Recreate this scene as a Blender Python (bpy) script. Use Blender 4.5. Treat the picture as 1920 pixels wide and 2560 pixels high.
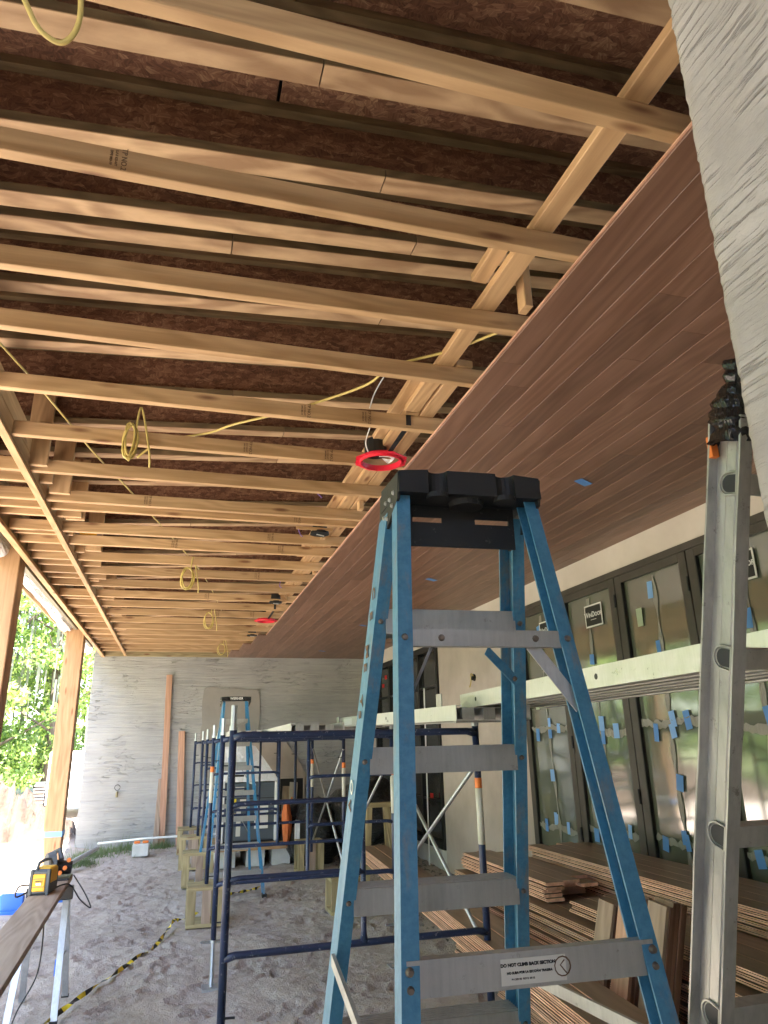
import bpy, bmesh, math, random
import numpy as np
from mathutils import Vector, Matrix, noise as mn
random.seed(7); rng=np.random.default_rng(7)
sc=bpy.context.scene
for o in list(bpy.data.objects): bpy.data.objects.remove(o)
V=Vector; R=math.radians
# ------------------------------------------------------------ camera
CAM=V((0,0,1.8)); YAW,PIT,ROL=R(16.373),R(18.189),R(-1.312); FPX=1743.95
f=V((math.sin(YAW)*math.cos(PIT),math.cos(YAW)*math.cos(PIT),math.sin(PIT)))
r0=V((math.cos(YAW),-math.sin(YAW),0)); u0=r0.cross(f)
rr=math.cos(ROL)*r0+math.sin(ROL)*u0; uu=rr.cross(f)
cd=bpy.data.cameras.new('camera'); cam=bpy.data.objects.new('camera',cd); sc.collection.objects.link(cam)
cam.matrix_world=Matrix(((rr.x,uu.x,-f.x,CAM.x),(rr.y,uu.y,-f.y,CAM.y),(rr.z,uu.z,-f.z,CAM.z),(0,0,0,1)))
cd.sensor_fit='VERTICAL'; cd.sensor_height=24; cd.lens=24*FPX/2560; cd.clip_end=2000; cd.clip_start=.02
sc.camera=cam
# ------------------------------------------------------------ light
SUN=V((-.10,-.40,.88)).normalized()
el=math.asin(SUN.z); az=math.atan2(SUN.x,SUN.y)
w=bpy.data.worlds.new('World'); sc.world=w; w.use_nodes=True; nt=w.node_tree
bgn=nt.nodes['Background']; sk=nt.nodes.new('ShaderNodeTexSky'); sk.sky_type='NISHITA'; sk.sun_disc=False
sk.sun_elevation=el; sk.sun_rotation=az; nt.links.new(sk.outputs[0],bgn.inputs[0]); bgn.inputs[1].default_value=.15
ld=bpy.data.lights.new('sun','SUN'); ld.energy=5.0; ld.angle=R(.5); ld.color=(1,.92,.81)
lo=bpy.data.objects.new('sun',ld); sc.collection.objects.link(lo); lo.rotation_euler=SUN.to_track_quat('Z','Y').to_euler()
sc.view_settings.view_transform='Standard'; sc.view_settings.look='None'; sc.view_settings.exposure=3.5; sc.view_settings.gamma=1
sc.view_settings.use_curve_mapping=False
sc.render.engine='CYCLES'; sc.cycles.max_bounces=8; sc.cycles.diffuse_bounces=6
# ------------------------------------------------------------ helpers
W={}
def prop(o,label=None,cat=None,group=None,kind=None):
    if label: o['label']=label
    if cat: o['category']=cat
    if group: o['group']=group
    if kind: o['kind']=kind
    return o
def thing(name,label,cat,loc=(0,0,0),group=None):
    o=bpy.data.objects.new(name,None); sc.collection.objects.link(o); o.location=loc; o.empty_display_size=.1
    W[o.name]=Matrix.Translation(V(loc)); return prop(o,label,cat,group)
def link(name,me,mat=None,parent=None,M=None):
    o=bpy.data.objects.new(name,me); sc.collection.objects.link(o)
    M=M or Matrix.Identity(4)
    if mat is not None and not me.materials: me.materials.append(mat)
    if parent is not None:
        o.parent=parent; o.matrix_basis=W[parent.name].inverted()@M
    else: o.matrix_basis=M
    W[o.name]=M; return o
def fin(bm,smooth=False):
    bmesh.ops.recalc_face_normals(bm,faces=bm.faces)
    me=bpy.data.meshes.new('mesh'); bm.to_mesh(me); bm.free()
    if smooth:
        for p in me.polygons: p.use_smooth=True
    return me
def obj(name,bm,mat,parent=None,M=None,smooth=False,origin=None):
    me=fin(bm,smooth)
    if M is None:
        if origin is None and parent is not None: origin=W[parent.name].translation
        if origin is None:
            origin=V((0,0,0))
            if len(me.vertices):
                cs=[v.co for v in me.vertices]; origin=V((sum(c.x for c in cs)/len(cs),sum(c.y for c in cs)/len(cs),min(c.z for c in cs)))
        me.transform(Matrix.Translation(-V(origin))); M=Matrix.Translation(V(origin))
    return link(name,me,mat,parent,M)
def box(bm,a,b,bev=0):
    vs=[bm.verts.new((x,y,z)) for x in (a[0],b[0]) for y in (a[1],b[1]) for z in (a[2],b[2])]
    fs=[bm.faces.new([vs[i] for i in q]) for q in ((0,1,3,2),(4,6,7,5),(0,4,5,1),(2,3,7,6),(0,2,6,4),(1,5,7,3))]
    if bev:
        es={e for f_ in fs for e in f_.edges}
        bmesh.ops.bevel(bm,geom=list(es),offset=bev,segments=1,affect='EDGES')
    return bm
def nb(*a,**k): return box(bmesh.new(),*a,**k)
def prism(bm,sec,A,B,au,av,twist=None):
    A=V(A);B=V(B);au=V(au);av=V(av)
    a=[bm.verts.new(A+au*s[0]+av*s[1]) for s in sec]; b=[bm.verts.new(B+au*s[0]+av*s[1]) for s in sec]
    n=len(sec)
    for i in range(n): bm.faces.new((a[i],a[(i+1)%n],b[(i+1)%n],b[i]))
    bm.faces.new(a[::-1]); bm.faces.new(b); return bm
def tube(bm,pts,r,n=8,cap=True,closed=False):
    pts=[V(p) for p in pts]; rings=[]; m=len(pts); prev=None
    for i,p in enumerate(pts):
        if closed: d=pts[(i+1)%m]-pts[i-1]
        else: d=(pts[min(i+1,m-1)]-pts[max(i-1,0)])
        d.normalize()
        if prev is None: s=d.cross(V((0,0,1)) if abs(d.z)<.9 else V((1,0,0))).normalized()
        else:
            s=prev-d*prev.dot(d); s.normalize()
        prev=s; t=d.cross(s); q=r[i] if isinstance(r,(list,tuple)) else r
        rings.append([bm.verts.new(p+(s*math.cos(2*math.pi*k/n)+t*math.sin(2*math.pi*k/n))*q) for k in range(n)])
    L=m if closed else m-1
    for i in range(L):
        a,b=rings[i],rings[(i+1)%m]
        for k in range(n): bm.faces.new((a[k],a[(k+1)%n],b[(k+1)%n],b[k]))
    if cap and not closed:
        bm.faces.new(rings[0][::-1]); bm.faces.new(rings[-1])
    return bm
def nt_(*a,**k): return tube(bmesh.new(),*a,**k)
def frame(A,B,up):
    A=V(A);B=V(B);x=(B-A).normalized();up=V(up);y=up.cross(x).normalized();z=x.cross(y)
    M=Matrix.Identity(4)
    for i,c in enumerate((x,y,z)):
        for j in range(3): M[j][i]=c[j]
    M.translation=(A+B)/2; return M,(B-A).length
def board(name,A,B,w,h,mat,parent=None,up=(0,0,1),bev=.003,sag=0):
    """piece of timber, local x = grain; w across, h along up; A,B = centre line ends"""
    M,L=frame(A,B,up); bm=bmesh.new()
    hw,hh=w/2,h/2; b=bev
    sec=[(-hw+b,-hh),(hw-b,-hh),(hw,-hh+b),(hw,hh-b),(hw-b,hh),(-hw+b,hh),(-hw,hh-b),(-hw,-hh+b)] if b else [(-hw,-hh),(hw,-hh),(hw,hh),(-hw,hh)]
    prism(bm,sec,(-L/2,0,0),(L/2,0,0),(0,1,0),(0,0,1))
    return obj(name,bm,mat,parent,M)
def catmull(P,k=8):
    P=[V(p) for p in P]; Q=[P[0]]+P+[P[-1]]; out=[]
    for i in range(1,len(Q)-2):
        a,b,c,d=Q[i-1:i+3]
        for j in range(k):
            t=j/k; out.append(.5*((2*b)+(c-a)*t+(2*a-5*b+4*c-d)*t*t+(3*b-a-3*c+d)*t**3))
    out.append(P[-1]); return out
# ------------------------------------------------------------ materials
def mat(name,base=(.5,.5,.5),rough=.6,metal=0,spec=.5):
    m=bpy.data.materials.new(name); m.use_nodes=True; p=m.node_tree.nodes['Principled BSDF']
    p.inputs['Base Color'].default_value=(*base,1); p.inputs['Roughness'].default_value=rough; p.inputs['Metallic'].default_value=metal
    p.inputs['Specular IOR Level'].default_value=spec; return m
class N:
    def __init__(s,m): s.t=m.node_tree; s.p=s.t.nodes['Principled BSDF']
    def n(s,typ,**k):
        x=s.t.nodes.new('ShaderNode'+typ)
        for a,b in k.items():
            if a=='inp':
                for q,v in b.items():
                    if isinstance(v,bpy.types.NodeSocket): s.t.links.new(v,x.inputs[q])
                    else: x.inputs[q].default_value=v
            else: setattr(x,a,b)
        return x
    def l(s,a,b): s.t.links.new(a,b)
    def coords(s,scale=(1,1,1),rnd=False,rot=(0,0,0),kind='Object'):
        tc=s.n('TexCoord').outputs[kind]
        if rnd:
            oi=s.n('ObjectInfo'); ml=s.n('Math',operation='MULTIPLY',inp={0:oi.outputs['Random'],1:37.0})
            tc=s.n('VectorMath',operation='ADD',inp={0:tc,1:ml.outputs[0]}).outputs[0]
        return s.n('Mapping',inp={'Vector':tc,'Scale':scale,'Rotation':rot}).outputs[0]
    def noise(s,v,scale=5,detail=4,rough=.55,dist=0): return s.n('TexNoise',inp={'Vector':v,'Scale':scale,'Detail':detail,'Roughness':rough,'Distortion':dist}).outputs['Fac']
    def ramp(s,fac,stops):
        r=s.n('ValToRGB',inp={'Fac':fac}); e=r.color_ramp.elements
        while len(e)<len(stops): e.new(.5)
        for q,(p,c) in zip(e,stops): q.position=p; q.color=(*c,1) if len(c)==3 else c
        return r.outputs[0]
    def mix(s,fac,a,b,mode='MIX'):
        m=s.n('Mix',data_type='RGBA',blend_type=mode)
        for k,v in (('Factor',fac),('A',a),('B',b)):
            i=[q for q in m.inputs if q.name==k and (q.type=='RGBA' or (k=='Factor' and q.type=='VALUE'))][0]
            if isinstance(v,bpy.types.NodeSocket): s.l(v,i)
            else: i.default_value=(*v,1) if isinstance(v,tuple) and len(v)==3 else v
        return [q for q in m.outputs if q.type=='RGBA'][0]
    def bump(s,h,dist=.005,strength=1):
        b=s.n('Bump',inp={'Height':h,'Distance':dist,'Strength':strength}); s.l(b.outputs[0],s.p.inputs['Normal'])
    def col(s,c): s.l(c,s.p.inputs['Base Color'])
    def rgh(s,c): s.l(c,s.p.inputs['Roughness'])
    def math(s,op,a,b=0.0): return s.n('Math',operation=op,inp={0:a,1:b}).outputs[0]
def wood(name,c1,c2,knot=(.2,.09,.04),rough=.65,var=.25,knots=True,grain=1,bumpd=.0012,gs=22,ns=1.6,wvs=4,wk=60,ww=.18):
    m=mat(name,rough=rough); q=N(m)
    v=q.coords((1.2*grain,gs,gs),True); g=q.noise(v,ns,5,.6,.6)
    v2=q.coords((.5,5,5),True); g2=q.noise(v2,1.2,3,.5,1.2)
    nn=q.noise(q.coords((.55*grain,wvs,wvs),True),1.0,2,.45,.3); wv=q.math('ADD',q.math('MULTIPLY',q.math('SINE',q.math('MULTIPLY',nn,wk)),.5),.5)
    mx=q.math('ADD',q.math('MULTIPLY',g,.5),q.math('MULTIPLY',g2,.4)); mx=q.math('ADD',mx,q.math('MULTIPLY',wv,ww))
    c=q.ramp(mx,[(.32+ww*.35,c1),(.66+ww*.65,c2)])
    if knots:
        vo=q.n('TexVoronoi',feature='F1',inp={'Vector':q.coords((2.0,8,8),True),'Scale':1.0,'Randomness':1.0}).outputs['Distance']
        k=q.ramp(vo,[(.06,(1,1,1)),(.17,(0,0,0))]); c=q.mix(k,c,knot)
    oi=q.n('ObjectInfo').outputs['Random']; br=q.n('MapRange',inp={'Value':oi,'To Min':1-var,'To Max':1+var}).outputs[0]
    hs=q.n('HueSaturation',inp={'Color':c,'Value':br}).outputs[0]; q.col(hs); q.bump(g,bumpd); return m
PINE=wood('pine',(.39,.235,.11),(.60,.39,.205),var=.13)
PLY=wood('ply_face',(.30,.18,.095),(.58,.40,.23),knots=False,grain=2.6,var=.12,gs=9,ns=1.3,wvs=4.5,wk=30,ww=.27)
OLIVE=wood('ply_edge',(.13,.09,.045),(.26,.185,.095),knots=False,grain=2,var=.1)
TREAT=wood('treated_pine',(.26,.20,.10),(.46,.37,.20),var=.15)
CEDAR=wood('cedar_post',(.36,.19,.09),(.60,.36,.19),knot=(.28,.12,.05),var=.06,wvs=3,wk=50,ww=.10)
REDW=wood('red_board',(.42,.22,.14),(.60,.36,.25),knots=False,var=.1)
MAHOG=wood('stained_plank',(.165,.083,.052),(.265,.147,.10),knots=False,rough=.40,var=.20,bumpd=.0004)
TONG=wood('raw_hardwood_edge',(.47,.25,.165),(.78,.49,.36),knots=False,grain=2,var=.34)
PALE=wood('weathered_plank',(.26,.18,.13),(.44,.33,.25),knots=False,var=.1)
def m_osb(rot=(0,0,0)):
    m=mat('osb',rough=.75); q=N(m); src=q.coords((1,1,1),rot=rot)
    wob=q.n('VectorMath',operation='SCALE',inp={0:q.n('TexNoise',inp={'Vector':q.coords(),'Scale':9.0,'Detail':3.0}).outputs['Color'],'Scale':.045}).outputs[0]
    base=q.n('VectorMath',operation='ADD',inp={0:src,1:wob}).outputs[0]
    def layer(rot,sx,sy,off):
        mp=q.n('Mapping',inp={'Vector':base,'Scale':(sx,sy,1),'Rotation':(0,0,rot),'Location':(off,off,0)}).outputs[0]
        vo=q.n('TexVoronoi',voronoi_dimensions='2D',inp={'Vector':mp,'Scale':1.0}); sp=q.n('SeparateColor',inp={0:vo.outputs['Color']})
        rv=q.n('VectorRotate',rotation_type='Z_AXIS',inp={'Vector':base,'Angle':q.math('MULTIPLY',sp.outputs[1],6.0)}).outputs[0]
        st=q.noise(q.n('Mapping',inp={'Vector':rv,'Scale':(5,70,1)}).outputs[0],1.6,4,.6)
        return sp.outputs[0],q.math('ADD',q.math('ADD',.17,q.math('MULTIPLY',sp.outputs[2],.42)),q.math('MULTIPLY',q.math('SUBTRACT',st,.5),1.15))
    k0,c=layer(.5,11,28,0)
    for (r_,sx,sy,o) in ((2.0,13,34,3),(1.1,20,48,7),(2.7,26,58,11)):
        k,c2=layer(r_,sx,sy,o); sel=q.math('GREATER_THAN',k,.5)
        c=q.math('ADD',q.math('MULTIPLY',c,q.math('SUBTRACT',1.0,sel)),q.math('MULTIPLY',c2,sel))
    big=q.noise(q.coords(),.9,3); c=q.math('ADD',c,q.math('MULTIPLY',q.math('SUBTRACT',big,.5),.5))
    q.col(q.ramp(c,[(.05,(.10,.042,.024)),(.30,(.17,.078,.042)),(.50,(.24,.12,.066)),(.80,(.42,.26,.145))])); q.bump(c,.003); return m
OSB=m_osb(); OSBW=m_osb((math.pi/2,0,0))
def m_stucco(name,c1,c2,streak=(1,1,12),bd=.012,sc_=3.0,rough=.9):
    m=mat(name,rough=rough); q=N(m)
    v=q.coords(streak); a=q.noise(v,sc_,6,.65,.4); b=q.noise(q.coords((1,1,1)),1.1,4,.6); c=q.noise(q.coords((1,1,1)),45,3,.6)
    t=q.math('ADD',q.math('MULTIPLY',a,.45),q.math('MULTIPLY',b,.55)); q.col(q.ramp(t,[(.36,c1),(.62,c2)]))
    h=q.math('ADD',a,q.math('MULTIPLY',c,.12)); q.bump(h,bd); return m
def m_farwall():
    m=mat('trowelled_cement',rough=.92); q=N(m)
    a=q.noise(q.coords((.5,1,9)),2.2,7,.68,.8); b=q.noise(q.coords((1,1,1.4)),.9,4,.6); 
    mg=q.noise(q.coords((.5,.5,4)),2.5,2,.5,2.2); rid=q.math('ABSOLUTE',q.math('SUBTRACT',mg,.5)); ln=q.ramp(rid,[(0,(1,1,1)),(.012,(0,0,0))])
    msk=q.ramp(q.noise(q.coords((1,1,1)),1.7,3),[(.5,(0,0,0)),(.58,(1,1,1))]); ln=q.math('MULTIPLY',ln,msk)
    t=q.math('ADD',q.math('MULTIPLY',a,.5),q.math('MULTIPLY',b,.5)); c=q.ramp(t,[(.36,(.31,.312,.32)),(.5,(.385,.383,.38)),(.64,(.46,.453,.44))])
    q.col(q.mix(q.math('MULTIPLY',ln,.5),c,(.12,.115,.115))); q.bump(q.math('ADD',a,q.math('MULTIPLY',ln,.7)),.02); return m
FARW=m_farwall()
SMOOTH=m_stucco('smooth_tan_plaster',(.42,.36,.315),(.56,.49,.44),(1,1,1),.002,1.3)
WHITEP=m_stucco('pale_plaster',(.57,.50,.455),(.69,.62,.57),(1,1,1),.002,1.5)
PATCH=m_stucco('grey_plaster_patch',(.27,.255,.24),(.34,.32,.30),(1,1,1),.003,2)
def m_rake():
    m=mat('raked_stucco',rough=.95); q=N(m)
    a=q.noise(q.coords((3,4,95)),1.0,5,.6,.55); b=q.noise(q.coords((1,1,1)),6,5,.6); c=q.noise(q.coords((1,1,1)),70,3,.6)
    msk=q.ramp(b,[(.42,(.12,.12,.12)),(.56,(1,1,1))]); g=q.ramp(a,[(.36,(0,0,0)),(.47,(1,1,1))]); g=q.math('MULTIPLY',q.math('SUBTRACT',1.0,g),msk)
    col=q.ramp(b,[(.35,(.37,.35,.325)),(.65,(.50,.475,.445))]); q.col(q.mix(q.math('MULTIPLY',g,.22),col,(.24,.23,.22)))
    q.bump(q.math('SUBTRACT',q.math('MULTIPLY',c,.45),g),.0045); return m
RAKE=m_rake()
def m_sand():
    m=mat('sand',rough=.97,spec=.15); q=N(m)
    a=q.noise(q.coords(),.5,5,.6); b=q.noise(q.coords(),9,6,.7); c=q.noise(q.coords(),85,3,.6)
    t=q.math('ADD',q.math('MULTIPLY',a,.55),q.math('MULTIPLY',b,.45)); q.col(q.ramp(t,[(.33,(.31,.26,.225)),(.5,(.44,.375,.33)),(.68,(.53,.465,.415))]))
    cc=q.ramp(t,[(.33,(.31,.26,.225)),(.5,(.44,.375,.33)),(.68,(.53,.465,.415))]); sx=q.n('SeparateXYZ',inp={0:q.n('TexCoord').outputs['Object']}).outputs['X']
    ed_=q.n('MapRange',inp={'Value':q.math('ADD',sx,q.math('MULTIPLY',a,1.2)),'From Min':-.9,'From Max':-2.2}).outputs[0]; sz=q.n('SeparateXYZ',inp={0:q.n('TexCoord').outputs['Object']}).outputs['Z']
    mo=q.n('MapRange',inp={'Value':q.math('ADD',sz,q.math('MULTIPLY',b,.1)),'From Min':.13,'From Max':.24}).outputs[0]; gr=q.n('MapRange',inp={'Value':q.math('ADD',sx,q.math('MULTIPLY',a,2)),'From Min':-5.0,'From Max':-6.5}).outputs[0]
    c3=q.mix(ed_,cc,(.50,.44,.39)); c3=q.mix(q.math('MULTIPLY',gr,q.ramp(b,[(.3,(.5,.5,.5)),(.5,(1,1,1))])),c3,(.19,.215,.10)); q.col(q.mix(mo,c3,(.105,.08,.065)))  # raised mounds take dark soil brown, deepened to stand for shade on them
    q.bump(q.math('ADD',b,q.math('MULTIPLY',c,.3)),.04); return m
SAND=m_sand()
def m_fibre(name,c1,c2,worn=(.20,.19,.17)):
    m=mat(name,rough=.42); q=N(m); a=q.noise(q.coords(),60,5,.7); b=q.noise(q.coords((1,1,.35)),9,6,.75); c=q.noise(q.coords((1,1,.2)),40,3,.7)
    col=q.ramp(a,[(.3,c1),(.7,c2)]); w_=q.ramp(q.math('ADD',q.math('MULTIPLY',b,.7),q.math('MULTIPLY',c,.3)),[(.53,(0,0,0)),(.64,(.75,.75,.75))])
    q.col(q.mix(w_,col,worn)); q.rgh(q.ramp(b,[(.3,(.33,.33,.33)),(.7,(.62,.62,.62))])); q.bump(a,.0006); return m
BLUE=m_fibre('blue_fibreglass',(.035,.155,.26),(.075,.24,.365))
FBLUE=m_fibre('scuffed_blue_fibreglass',(.03,.17,.34),(.06,.26,.46))
def m_alu(name,c1=(.34,.335,.31),c2=(.50,.49,.46),rough=.42,metal=.6,dirt=.5):
    m=mat(name,rough=rough,metal=metal); q=N(m); a=q.noise(q.coords((1,1,1)),12,6,.7); b=q.noise(q.coords((1,1,.1)),90,3,.6); d=q.noise(q.coords(),35,6,.8)
    col=q.ramp(q.math('ADD',q.math('MULTIPLY',a,.6),q.math('MULTIPLY',b,.4)),[(.3,c1),(.7,c2)])
    k=q.ramp(d,[(.60,(0,0,0)),(.70,(dirt,dirt,dirt))]); q.col(q.mix(k,col,(.12,.10,.085))); q.rgh(q.ramp(a,[(.3,(rough-.1,)*3),(.7,(rough+.18,)*3)])); q.bump(d,.0004); return m
ALU=m_alu('worn_aluminium'); ALUW=m_alu('bright_aluminium',(.55,.55,.52),(.70,.70,.67),.35,.55,.25); ALUD=m_alu('dull_aluminium',(.34,.33,.31),(.54,.53,.50),.42,.6,.7)
GALV=m_alu('galvanised_steel',(.36,.38,.40),(.55,.57,.60),.4,.8,.2)
def m_paint(name,c1,c2,chip=(.35,.36,.38),rough=.4,am=.60):
    m=mat(name,rough=rough); q=N(m); a=q.noise(q.coords(),6,5,.6); d=q.noise(q.coords(),38,6,.8); col=q.ramp(a,[(.3,c1),(.7,c2)])
    q.col(q.mix(q.ramp(d,[(am,(0,0,0)),(am+.05,(.8,.8,.8))]),col,chip)); q.bump(d,.0006); return m
NAVY=m_paint('navy_scaffold_paint',(.012,.022,.058),(.026,.042,.10)); BLACKP=m_paint('black_plastic_cap',(.006,.006,.006),(.014,.013,.012),(.09,.08,.07),.6,.62)
BRONZE=m_paint('bronze_door_frame',(.045,.038,.032),(.07,.06,.052),(.1,.09,.08),.45,.75)
BLK=mat('black_matt',(.012,.012,.013),.5); BAGM=mat('black_bin_bag',(.010,.010,.011),.28)
_q=N(BAGM); _q.bump(_q.noise(_q.coords((1,1,3)),7,5,.6,1.5),.05)
TAPE=mat('blue_tape',(.10,.27,.62),.6); TAPEL=mat('pale_blue_tape',(.22,.42,.78),.6); RED=mat('red_ring_plastic',(.75,.02,.05),.4); REDT=mat('red_tape',(.65,.02,.02),.5)
YEL=mat('yellow_cable',(.58,.45,.14),.45); WHT=mat('white_plastic',(.78,.78,.76),.5); PUR=mat('purple_cable',(.22,.13,.42),.4); ORG=mat('orange_plastic',(.80,.20,.03),.5)
DARKST=mat('dark_steel',(.04,.04,.045),.45,.5); RIV=mat('rivet_steel',(.20,.16,.13),.5,.8); STAMP=mat('grade_stamp_ink',(.15,.09,.05),.9); YBLK=mat('tool_yellow',(.80,.42,.02),.45); GREYP=mat('grey_plastic',(.07,.075,.08),.5)
PAPER=mat('label_paper',(.62,.60,.52),.7); GREYM=mat('grey_cabinet',(.10,.12,.14),.45,.2); FOIL=mat('white_foil_wrap',(.80,.80,.82),.3,.3); _q=N(FOIL); _q.bump(_q.noise(_q.coords(),9,5,.6,1),.03)
WRAP=mat('white_house_wrap',(.78,.77,.76),.35); _q=N(WRAP); _q.bump(_q.noise(_q.coords((2,.6,2)),5,4,.5,1.5),.05)
YTAPE=mat('hazard_yellow',(.80,.62,.03),.5); BEAMB=mat('blue_beam',(.02,.13,.60),.45); CONC=m_stucco('pale_concrete',(.50,.49,.46),(.66,.65,.61),(1,1,1),.004,8)
def m_glass():
    m=mat('door_glass',(.12,.135,.10),.07,0,1.0); q=N(m); m.node_tree.nodes['Principled BSDF'].inputs['IOR'].default_value=1.9
    q.bump(q.noise(q.coords((1,1,.35)),1.6,2,.5,.5),.006,.5); return m
GLASS=m_glass()
FILM=mat('clear_film_fold',(.30,.29,.25),.15,0,.9); WDG=mat('dark_window_glass',(.02,.022,.022),.12,0,.9)
_q=N(FILM); _q.bump(_q.noise(_q.coords((1,6,1)),14,4,.6,1),.01)
# ------------------------------------------------------------ ground
H=3.565; YW=15.23; XW=3.94
def axis(segs):
    out=[]
    for a,b,s in segs:
        n=max(1,int(round((b-a)/s))); out+= [a+(b-a)*i/n for i in range(n)]
    return out+[segs[-1][1]]
xs=np.array(axis([(-240,-40,20),(-40,-12,1.2),(-12,-4,.12),(-4,-2.2,.05),(-2.2,2.6,.026),(2.6,4.2,.06),(4.2,40,3),(40,240,20)]))
ys=np.array(axis([(-240,-20,20),(-20,3,1),(3,4.8,.1),(4.8,11,.026),(11,15.3,.035),(15.3,22,.12),(22,50,1),(50,240,19)]))
X,Y=np.meshgrid(xs,ys); Z=np.zeros_like(X)
def vnoise(X,Y,s,seed):
    r=np.random.default_rng(seed); T=r.random((256,256)); x=X*s+1000;y=Y*s+1000; xi=np.floor(x).astype(int);yi=np.floor(y).astype(int);fx=x-xi;fy=y-yi
    fx=fx*fx*(3-2*fx);fy=fy*fy*(3-2*fy); g=lambda a,b:T[a%256,b%256]
    return (g(xi,yi)*(1-fx)+g(xi+1,yi)*fx)*(1-fy)+(g(xi,yi+1)*(1-fx)+g(xi+1,yi+1)*fx)*fy-.5
near=(np.abs(X)<14)&(Y>-5)&(Y<26)
Z+=near*(vnoise(X,Y,1.3,1)*.05+vnoise(X,Y,4,2)*.030+vnoise(X,Y,9,3)*.018+vnoise(X,Y,18,4)*.009)
for k in range(560):     # boot prints: a sunk sole with a raised rim
    cx,cy=rng.uniform(-2.2,2.7),rng.uniform(4.8,15); th=rng.uniform(0,6.28); ln,wd=.14,.052
    i0,i1=np.searchsorted(xs,[cx-.25,cx+.25]); j0,j1=np.searchsorted(ys,[cy-.25,cy+.25])
    dx=X[j0:j1,i0:i1]-cx; dy=Y[j0:j1,i0:i1]-cy; a=(dx*math.cos(th)+dy*math.sin(th))/ln; b=(-dx*math.sin(th)+dy*math.cos(th))/(wd*(1+.25*a)); d=np.sqrt(a*a+b*b)
    dep=rng.uniform(.008,.022)
    Z[j0:j1,i0:i1]+= -dep*(d<1)*(1+.25*np.sign(np.sin(a*16)))+dep*.7*np.exp(-((d-1.18)/.16)**2)
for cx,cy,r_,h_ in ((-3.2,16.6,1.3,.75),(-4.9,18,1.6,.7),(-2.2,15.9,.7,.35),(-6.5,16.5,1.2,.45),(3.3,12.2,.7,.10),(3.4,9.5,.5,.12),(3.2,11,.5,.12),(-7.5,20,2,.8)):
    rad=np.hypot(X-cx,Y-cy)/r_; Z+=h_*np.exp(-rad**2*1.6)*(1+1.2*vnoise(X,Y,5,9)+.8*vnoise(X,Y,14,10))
nx,ny=len(xs),len(ys)
co=np.stack([X,Y,Z],-1).reshape(-1,3)
ii=np.arange((ny-1)*(nx-1)); a=(ii//(nx-1))*nx+ii%(nx-1); quads=np.stack([a,a+1,a+1+nx,a+nx],-1)
def npmesh(co,quads,smooth=True,mi=None):
    me=bpy.data.meshes.new('mesh'); me.vertices.add(len(co)); me.vertices.foreach_set('co',co.astype(np.float32).ravel()); k=quads.shape[1]
    me.loops.add(quads.size); me.loops.foreach_set('vertex_index',quads.astype(np.int32).ravel()); me.polygons.add(len(quads))
    me.polygons.foreach_set('loop_start',(np.arange(len(quads))*k).astype(np.int32)); me.polygons.foreach_set('loop_total',np.full(len(quads),k,np.int32))
    if mi is not None: me.polygons.foreach_set('material_index',mi.astype(np.int32))
    me.polygons.foreach_set('use_smooth',np.full(len(quads),smooth)); me.update(calc_edges=True); return me
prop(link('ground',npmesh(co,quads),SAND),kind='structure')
def ground_z(x,y):
    i=min(max(np.searchsorted(xs,x),0),nx-1); j=min(max(np.searchsorted(ys,y),0),ny-1); return float(Z[j,i])
# gravel and rubble by the house wall (nobody could count it)
bm=bmesh.new()
for k in range(1500):
    y=random.uniform(7,14.5); x=random.uniform(2.5,3.9)-max(0,(8.5-y))*.1; s=random.uniform(.008,.035)*(1 if random.random()<.93 else 2)
    z=ground_z(x,y)
    vs=[bm.verts.new((x+random.uniform(-1,1)*s,y+random.uniform(-1,1)*s,z+random.uniform(-.2,.9)*s)) for _ in range(5)]
    for t in ((0,1,2),(0,2,3),(0,3,4),(1,2,4),(1,3,4)): bm.faces.new([vs[i] for i in t])
prop(obj('rubble',bm,m_stucco('rubble_stone',(.16,.14,.13),(.30,.27,.25),(1,1,1),.002,20),origin=(3.2,10,0)),'loose gravel and clay lumps along the foot of the house wall','rubble',kind='stuff')
# ------------------------------------------------------------ walls
far=thing('end_wall','grey trowelled cement wall closing the far end of the porch','wall',(1,YW,0))
bm=bmesh.new(); xa=[-1.64+i*(XW+.3+1.64)/70 for i in range(71)]; za=[-.3+i*4.2/50 for i in range(51)]
g_=[[bm.verts.new((x,YW+.010*mn.noise(V((x*1.2,z*5,0)))+.006*mn.noise(V((x*4,z*11,3))),z)) if i>0 else bm.verts.new((x+.02*mn.noise(V((0,z*3,7))),YW,z)) for i,x in enumerate(xa)] for z in za]
for j in range(50):
    for i in range(70): bm.faces.new((g_[j][i],g_[j][i+1],g_[j+1][i+1],g_[j+1][i]))
bk=[[bm.verts.new((x,YW+.32,z)) for x in (xa[0],xa[-1])] for z in (za[0],za[-1])]
bm.faces.new([g_[j][0] for j in range(51)]+[bk[1][0],bk[0][0]]); bm.faces.new([g_[50][i] for i in range(71)]+[bk[1][1],bk[1][0]])
obj('wall_face',bm,FARW,far,smooth=False)
def poly_patch(name,pts,y,t,m,parent,jit=.0,n=8):
    bm=bmesh.new(); P=[]
    for i in range(len(pts)):
        a,b=pts[i],pts[(i+1)%len(pts)]
        for k in range(n): u=k/n; P.append((a[0]*(1-u)+b[0]*u+random.uniform(-jit,jit),a[1]*(1-u)+b[1]*u+random.uniform(-jit,jit)))
    a=[bm.verts.new((x,y-t,z)) for x,z in P]; b=[bm.verts.new((x,y+.02,z)) for x,z in P]; m_=len(P); bm.faces.new(a)
    for i in range(m_): bm.faces.new((a[i],a[(i+1)%m_],b[(i+1)%m_],b[i]))
    return obj(name,bm,m,parent)
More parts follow.
